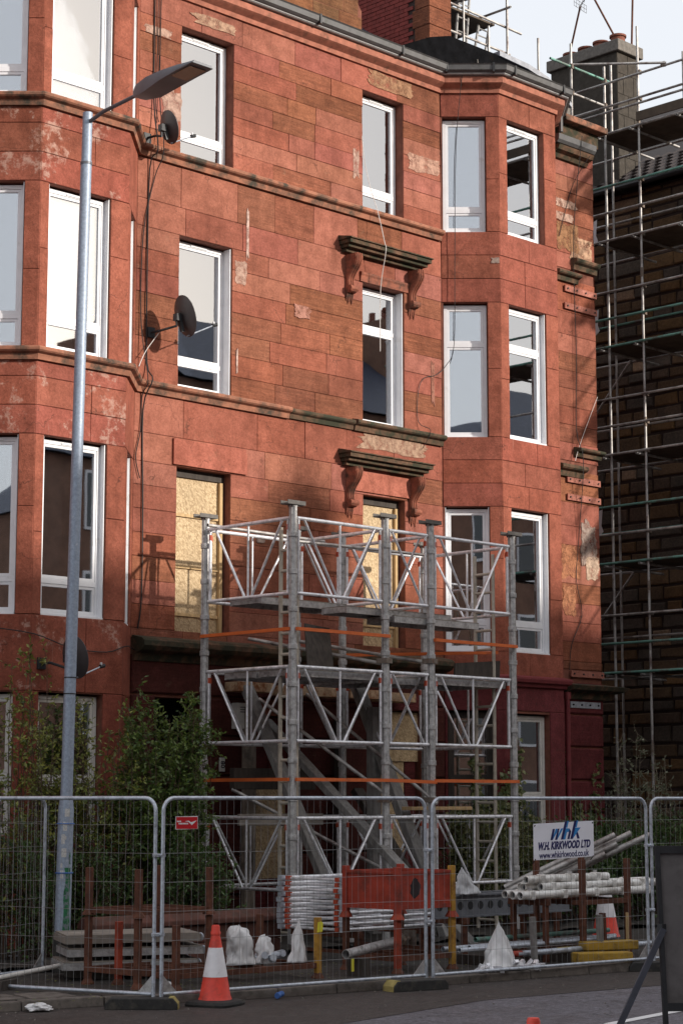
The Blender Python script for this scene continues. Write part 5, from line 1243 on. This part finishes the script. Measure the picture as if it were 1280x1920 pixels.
# low garden wall
gwl = thing('garden_wall', 'low red sandstone garden wall with coping behind the stacked gear', 'wall', (18,18.75,.1))
x = 14.4
while x < 17.35:
    w = rf.uniform(.7,1.1); e = min(x+w, 17.4)
    MB().box(x+.004,e-.004,18.66,18.86,.1,.34).build('stone', 'garden_stone', gwl, bevel=.012); MB().box(x+.004,e-.004,18.655,18.865,.345,.55).build('stone', 'garden_stone', gwl, bevel=.012)
    MB().prism([(18.6,.56),(18.92,.56),(18.92,.62),(18.84,.70),(18.68,.70),(18.6,.62)], lambda a, b, k: (k, a, b), x+.004, e-.004).build('coping_stone', 'garden_stone', gwl, bevel=.012); x = e

# ================================================================ wall fittings
def dish(label, wall_p, c, r, d):
    t = thing('satellite_dish', label, 'satellite dish', wall_p, 'satellite dishes')
    d = Vector(d).normalized(); s = d.cross(Vector((0,0,1))).normalized(); u = s.cross(d); c = Vector(c)
    g = MB(); n, m = 28, 6
    for side in (0, .008):
        for j in range(m+1):
            q = j/m
            for i in range(n): th = 2*math.pi*i/n; g.v.append(tuple(c + (s*math.cos(th)*.92 + u*math.sin(th)*1.06)*r*q + d*(.22*r*q*q - side)))
    K = (m+1)*n
    for j in range(m):
        for i in range(n):
            g.f.append((j*n+i, j*n+(i+1)%n, (j+1)*n+(i+1)%n, (j+1)*n+i)); g.f.append((K+j*n+i, K+(j+1)*n+i, K+(j+1)*n+(i+1)%n, K+j*n+(i+1)%n))
    for i in range(n): g.f.append((m*n+i, m*n+(i+1)%n, K+m*n+(i+1)%n, K+m*n+i))
    g.build('dish', 'dish_grey', t, smooth=50)
    w = Vector(wall_p)
    MB().cbox(w+Vector((0,-.012,0)), .13, .022, .15).build('wall_plate', 'black_metal', t)
    MB().poly([w+Vector((0,-.02,0)), w+Vector((.02,-.18,.0)), c-d*.10-u*.02+Vector((0,0,-.10)), c-d*.10], .019, 8).build('mount_arm', 'black_metal', t, smooth=50)
    MB().beam(c-d*.05-u*r*.75, c-d*.05+u*.06, .05, .05).build('back_bracket', 'black_metal', t); MB().cbox(c-d*.08, .09, .09, .10).build('clamp', 'black_metal', t)
    b = c - u*r*1.0; e = c + d*r*1.75 - u*r*.72
    MB().tube(b, e, .010, 6).build('feed_arm', 'galv', t); MB().tube(e-d*.03+u*.0, e+d*.05, .027, 10).build('receiver', 'black_metal', t); MB().tube(e, e+u*.05, .016, 8).build('receiver_neck', 'upvc', t)
dish('upper satellite dish beside the street lamp lantern', (17.76,22,11.66), (17.74,21.52,11.70), .235, (.95,-.12,.30)); dish('middle satellite dish between the bay and the second floor window', (17.88,22,8.76), (18.05,21.50,8.94), .29, (.95,-.15,.30))
dish('lowest satellite dish partly hidden behind the lamp post above the shrubs', (15.55,21.3,3.82), (15.72,20.85,3.88), .27, (.98,.06,.22))
def cable(label, pts, r=.009, m='cable', name='wall_cable', sub=4):
    P = [Vector(p) for p in pts]; out = []
    for i in range(len(P)-1):                          # catmull rom
        a, b, c, d = P[max(i-1,0)], P[i], P[i+1], P[min(i+2,len(P)-1)]
        for k in range(sub):
            t = k/sub; out.append(.5*((2*b)+(c-a)*t+(2*a-5*b+4*c-d)*t*t+(3*b-a-3*c+d)*t*t*t))
    out.append(P[-1]); o = MB().poly(out, r, 5).build(name, m, loc=P[0], smooth=60); tag(o, label, 'cable', 'cables on the facade')
Y0 = 21.975
cable('left of the two thick black cables beside the left bay, running the full height', [(17.86,Y0-.0,14.2),(17.86,Y0,12.3),(17.84,Y0-.14,11.48),(17.80,Y0,11.2),(17.78,Y0,9.4),(17.80,Y0,8.3),(17.78,Y0-.16,8.02),(17.74,Y0,7.6),(17.76,Y0,6.2),(17.76,Y0,4.9),(17.70,Y0,4.45)], .011)
cable('right of the two thick black cables beside the left bay', [(17.98,Y0,14.2),(17.97,Y0,12.4),(17.95,Y0-.14,11.5),(17.9,Y0,11.1),(17.70,Y0,10.2),(17.68,Y0,8.9),(17.72,Y0-.13,8.04),(17.72,Y0,7.8),(17.70,Y0,7.3),(17.62,Y0,6.9),(17.70,Y0,6.6)], .008)
cable('thin dark cable beside the two thick ones near the left bay top', [(17.92,Y0,14.2),(17.92,Y0,13),(17.90,Y0,12.2),(17.96,Y0,11.95)], .007)
cable('white cable hanging loose past the upper window and its hood', [(22.2,Y0-.02,12.75),(22.24,Y0-.02,12.4),(22.36,Y0-.05,11.9),(22.42,21.82,11.5),(22.45,21.7,10.98),(22.42,21.64,10.8),(22.46,21.8,10.2),(22.50,21.85,9.2)], .0065, 'white_cable')
cable('thin black cable dropping from the gutter down the edge of the right bay', [(24.26,21.6,14.3),(24.25,21.75,13.0),(24.25,21.8,11.0),(24.24,21.82,9.6),(24.18,Y0-.03,9.25),(23.95,Y0,9.05),(23.66,Y0,8.95),(23.52,Y0,8.7),(23.52,Y0,8.2),(23.66,21.83,8.05),(23.60,Y0,7.75)], .006)
cable('left thin black cable hanging down the strip beyond the right bay', [(27.62,21.7,14.0),(27.62,Y0-.04,12.2),(27.64,Y0-.04,10.0),(27.62,Y0-.03,8.6),(27.6,Y0-.19,8.0),(27.66,Y0,6.6),(27.58,Y0,5.9),(27.72,Y0,5.3),(27.42,Y0,4.75),(27.35,Y0,4.3)], .007)
cable('right thin black cable slanting down the strip beyond the right bay', [(27.9,21.75,13.7),(27.7,Y0,13.2),(27.4,Y0,12.5),(27.25,Y0,12.1)], .006)
cable('pale cable stretched across the lower strip beyond the right bay', [(28.28,Y0,9.3),(27.75,Y0-.02,8.4),(27.42,Y0-.15,8.0)], .005, 'white_cable')
cable('black cable sagging across the bottom of the left bay', [(14.9,21.6,4.28),(15.4,21.27,4.2),(16.0,21.27,4.05),(16.6,21.27,4.02),(16.95,21.3,4.12),(17.5,21.85,4.15),(17.75,Y0,4.1)], .008)
cable('white cable from the middle satellite dish to the left bay', [(17.95,21.85,8.78),(17.72,21.9,8.45),(17.45,21.72,8.15)], .006, 'white_cable')
o = thing('electric_box', 'white louvred metal box on the wall behind the left tower', 'electric box', (19.6,21.9,3.1))
MB().box(19.47,19.76,21.84,21.965,3.08,3.46).build('case', 'old_white_paint', o, bevel=.01)
for k in range(3): MB().box(19.53,19.66,21.834,21.842,3.32+k*.035,3.332+k*.035).build('louvre', 'black_metal', o)
np_ = MB().box(19.235,19.33,21.94,21.962,2.46,2.66).build('number_plate', 'old_white_paint', loc=(19.28,21.95,2.46)); tag(np_, 'white house number plate 80 turned on its side', 'number plate')
text(np_, '80', Face((19.0,21.94),(20,21.94)), .255, 2.56, .105, 'black_metal', .002, 0, .003, -math.pi/2)

# ================================================================ shrubs and climbers
def leaf(g, p, d, n, L, w):
    s = d.cross(n).normalized()*w*.5
    k = len(g.v); g.v += [tuple(p), tuple(p+d*L*.5+s+n*L*.06), tuple(p+d*L), tuple(p+d*L*.5-s+n*L*.06)]; g.f.append((k,k+1,k+2,k+3))
def rv(r): return Vector((r.gauss(0,1), r.gauss(0,1), r.gauss(0,1))).normalized()
def shrub(name, label, base, spread, height, stems, twigs, leaves, size, m, seed, group, stem_m='bark', lean=(0,0), low=.12, cat='shrub'):
    r = random.Random(seed); t = thing(name, label, cat, base, group); B = Vector(base); S_ = MB(); Lf = MB()
    for i in range(stems):
        a = r.uniform(0, 2*math.pi); q = math.sqrt(r.random())
        b0 = B + Vector((math.cos(a)*q*spread[0]*.45, math.sin(a)*q*spread[1]*.45, 0))
        h = height*r.uniform(.6,1.0)*(1-.25*q*q); tip = B + Vector((math.cos(a)*q*spread[0]*1.0+lean[0], math.sin(a)*q*spread[1]*1.0+lean[1], h))
        mid = (b0+tip)/2 + rv(r)*.12; pts = [b0, b0.lerp(mid,.5)+rv(r)*.04, mid, mid.lerp(tip,.55)+rv(r)*.06, tip]
        S_.poly(pts, [.013,.011,.009,.006,.003], 4, False)
        for k in range(twigs):
            f = r.uniform(low, 1)**.8; x = f*4; j = min(3, int(x)); p = pts[j].lerp(pts[j+1], x-j)
            d = (rv(r) + Vector((0,0,.5))).normalized(); ln = r.uniform(.15,.42)*(1.1-.5*f); e = p + d*ln
            S_.poly([p, p.lerp(e,.5)+rv(r)*.02, e], [.004,.003,.0015], 3, False)
            for _ in range(leaves):
                c = p.lerp(e, r.uniform(.15,1.08)); ld = (d*.4+rv(r)).normalized(); leaf(Lf, c, ld, (rv(r)+Vector((0,0,.8))).normalized(), size*r.uniform(.55,1.6), size*r.uniform(.34,.72))
    S_.build('stems', stem_m, t); tag(Lf.build('foliage', m, t), kind='stuff')
    return t
G1 = 'shrubs in front of the left bay'
shrub('shrub', 'tall sparse yellow green shrub at the far left behind the lamp post', (14.6,20.3,.1), (.9,.6), 4.1, 40, 22, 8, .056, 'leaf_light', 1, G1)
shrub('shrub', 'airy light green shrub just right of the lamp post', (15.55,20.2,.1), (.7,.55), 3.6, 32, 20, 8, .054, 'leaf_light', 2, G1)
shrub('shrub', 'dense dark green shrub under the left end of the cornice', (16.35,20.15,.1), (.65,.55), 3.4, 48, 29, 11, .058, 'leaf_privet', 3, G1)
shrub('shrub', 'dense dark green shrub spilling onto the left shoring tower', (17.02,20.15,.1), (.48,.5), 3.35, 48, 29, 11, .057, 'leaf_privet', 4, G1)
shrub('shrub', 'low dark undergrowth behind the lamp post foot', (15.0,19.9,.1), (1.2,.5), 1.9, 44, 20, 9, .050, 'leaf_dark', 5, G1)
shrub('shrub', 'low dark undergrowth between the stillage and the left tower', (16.6,19.6,.1), (.7,.4), 1.7, 36, 20, 9, .050, 'leaf_dark', 6, G1)
G2 = 'hedge plants in front of the right bay'
shrub('shrub', 'ivy covered bush at the foot of the right shoring tower', (23.5,20.4,.1), (1.0,.6), 2.1, 60, 22, 11, .070, 'leaf_ivy', 7, G2)
shrub('shrub', 'dark ivy bush behind the white banner', (25.2,20.0,.1), (1.0,.6), 1.7, 56, 20, 10, .068, 'leaf_dark', 8, G2)
shrub('shrub', 'dark bush right of the banner behind the open tubes', (26.9,20.1,.1), (1.1,.6), 1.9, 52, 18, 9, .066, 'leaf_dark', 9, G2)
shrub('shrub', 'twiggy bush at the right edge behind the black sign frame', (28.8,20.8,.1), (1.1,.6), 2.1, 40, 16, 5, .060, 'leaf_dark', 10, G2)
shrub('shrub', 'thin bare shrub with pale leaves against the dark scaffold', (28.75,21.5,.1), (.8,.5), 3.55, 22, 16, 3, .065, 'leaf_pale', 11, G2, 'twig_pale', low=.35)
def ivy(label, F, u0, u1, z0, z1, n, seed, m='leaf_ivy', taper=.6, o=.05):
    r = random.Random(seed); t = thing('climbing_ivy', label, 'ivy', F.p((u0+u1)/2, z0, 0), 'ivy on the walls'); Lf = MB(); S_ = MB()
    lines = []
    for k in range(9):
        u = r.uniform(u0, u1); top = z0 + (z1-z0)*(1 - taper*r.random()); pts = []
        z = z0
        while z < top: pts.append((u, z)); z += .18; u = min(u1, max(u0, u + r.gauss(0,.05)))
        if len(pts) > 2: lines.append(pts); S_.poly([F.p(a, b, .015) for a, b in pts], .006, 4, False)
    for i in range(n):
        pts = r.choice(lines); k = r.randrange(len(pts)); a, b = pts[k]; fa = 1 - k/len(pts)*.6
        p = Vector(F.p(a+r.gauss(0,.085)*fa, b+r.uniform(-.1,.1), r.uniform(.01, o+.10*fa)))
        leaf(Lf, p, (rv(r)+Vector((0,0,-.6))).normalized(), (F.n+rv(r)*.6).normalized(), r.uniform(.055,.10), r.uniform(.05,.09))
    S_.build('stems', 'bark', t); tag(Lf.build('foliage', m, t), kind='stuff')
ivy('ivy climbing the corner of the maroon bay behind the ladder', RF, -.02, .26, .1, 3.05, 2600, 1)
ivy('ivy climbing the left face of the maroon bay', RL, .5, .97, .1, 3.0, 3000, 2)
ivy('ivy climbing beside the maroon downpipe', FS, .1, .5, .1, 3.1, 2200, 3); ivy('narrow ivy strand on the strip right of the downpipe', FS, .75, 1.0, .1, 2.75, 1300, 4)
ivy('ivy spreading low along the strip of wall by the side lane', FS, .05, 1.2, .1, 1.7, 1500, 5, 'leaf_dark', .3, .25)
# fallen leaves
r = random.Random(31); g = MB()
for i in range(260):
    p = Vector((r.uniform(11,19), r.uniform(15.8,18.5), .112)); leaf(g, p, Vector((r.gauss(0,1), r.gauss(0,1), .05)).normalized(), Vector((0,0,1)), r.uniform(.03,.06), r.uniform(.02,.035))
tag(g.build('fallen_leaves', 'leaf_light'), 'yellow fallen leaves scattered on the footway', 'leaves', kind='stuff')
# grit and crumbs of stone along the kerb
r = random.Random(41); g = MB()
for i in range(260):
    x = r.uniform(10,24); y = 18.1 - .215*(x-4) - r.expovariate(1.6) + .1; q = r.uniform(.004,.012)
    if x > 13: y = 15.8 - .11*(x-13) - r.expovariate(1.4)
    g.cbox((x,y,.004+q*.4), q*r.uniform(.8,1.8), q*r.uniform(.8,1.5), q, r.uniform(0,3))
tag(g.build('loose_grit', 'grit'), 'pale grit and stone crumbs scattered along the road edge', 'grit', kind='stuff')
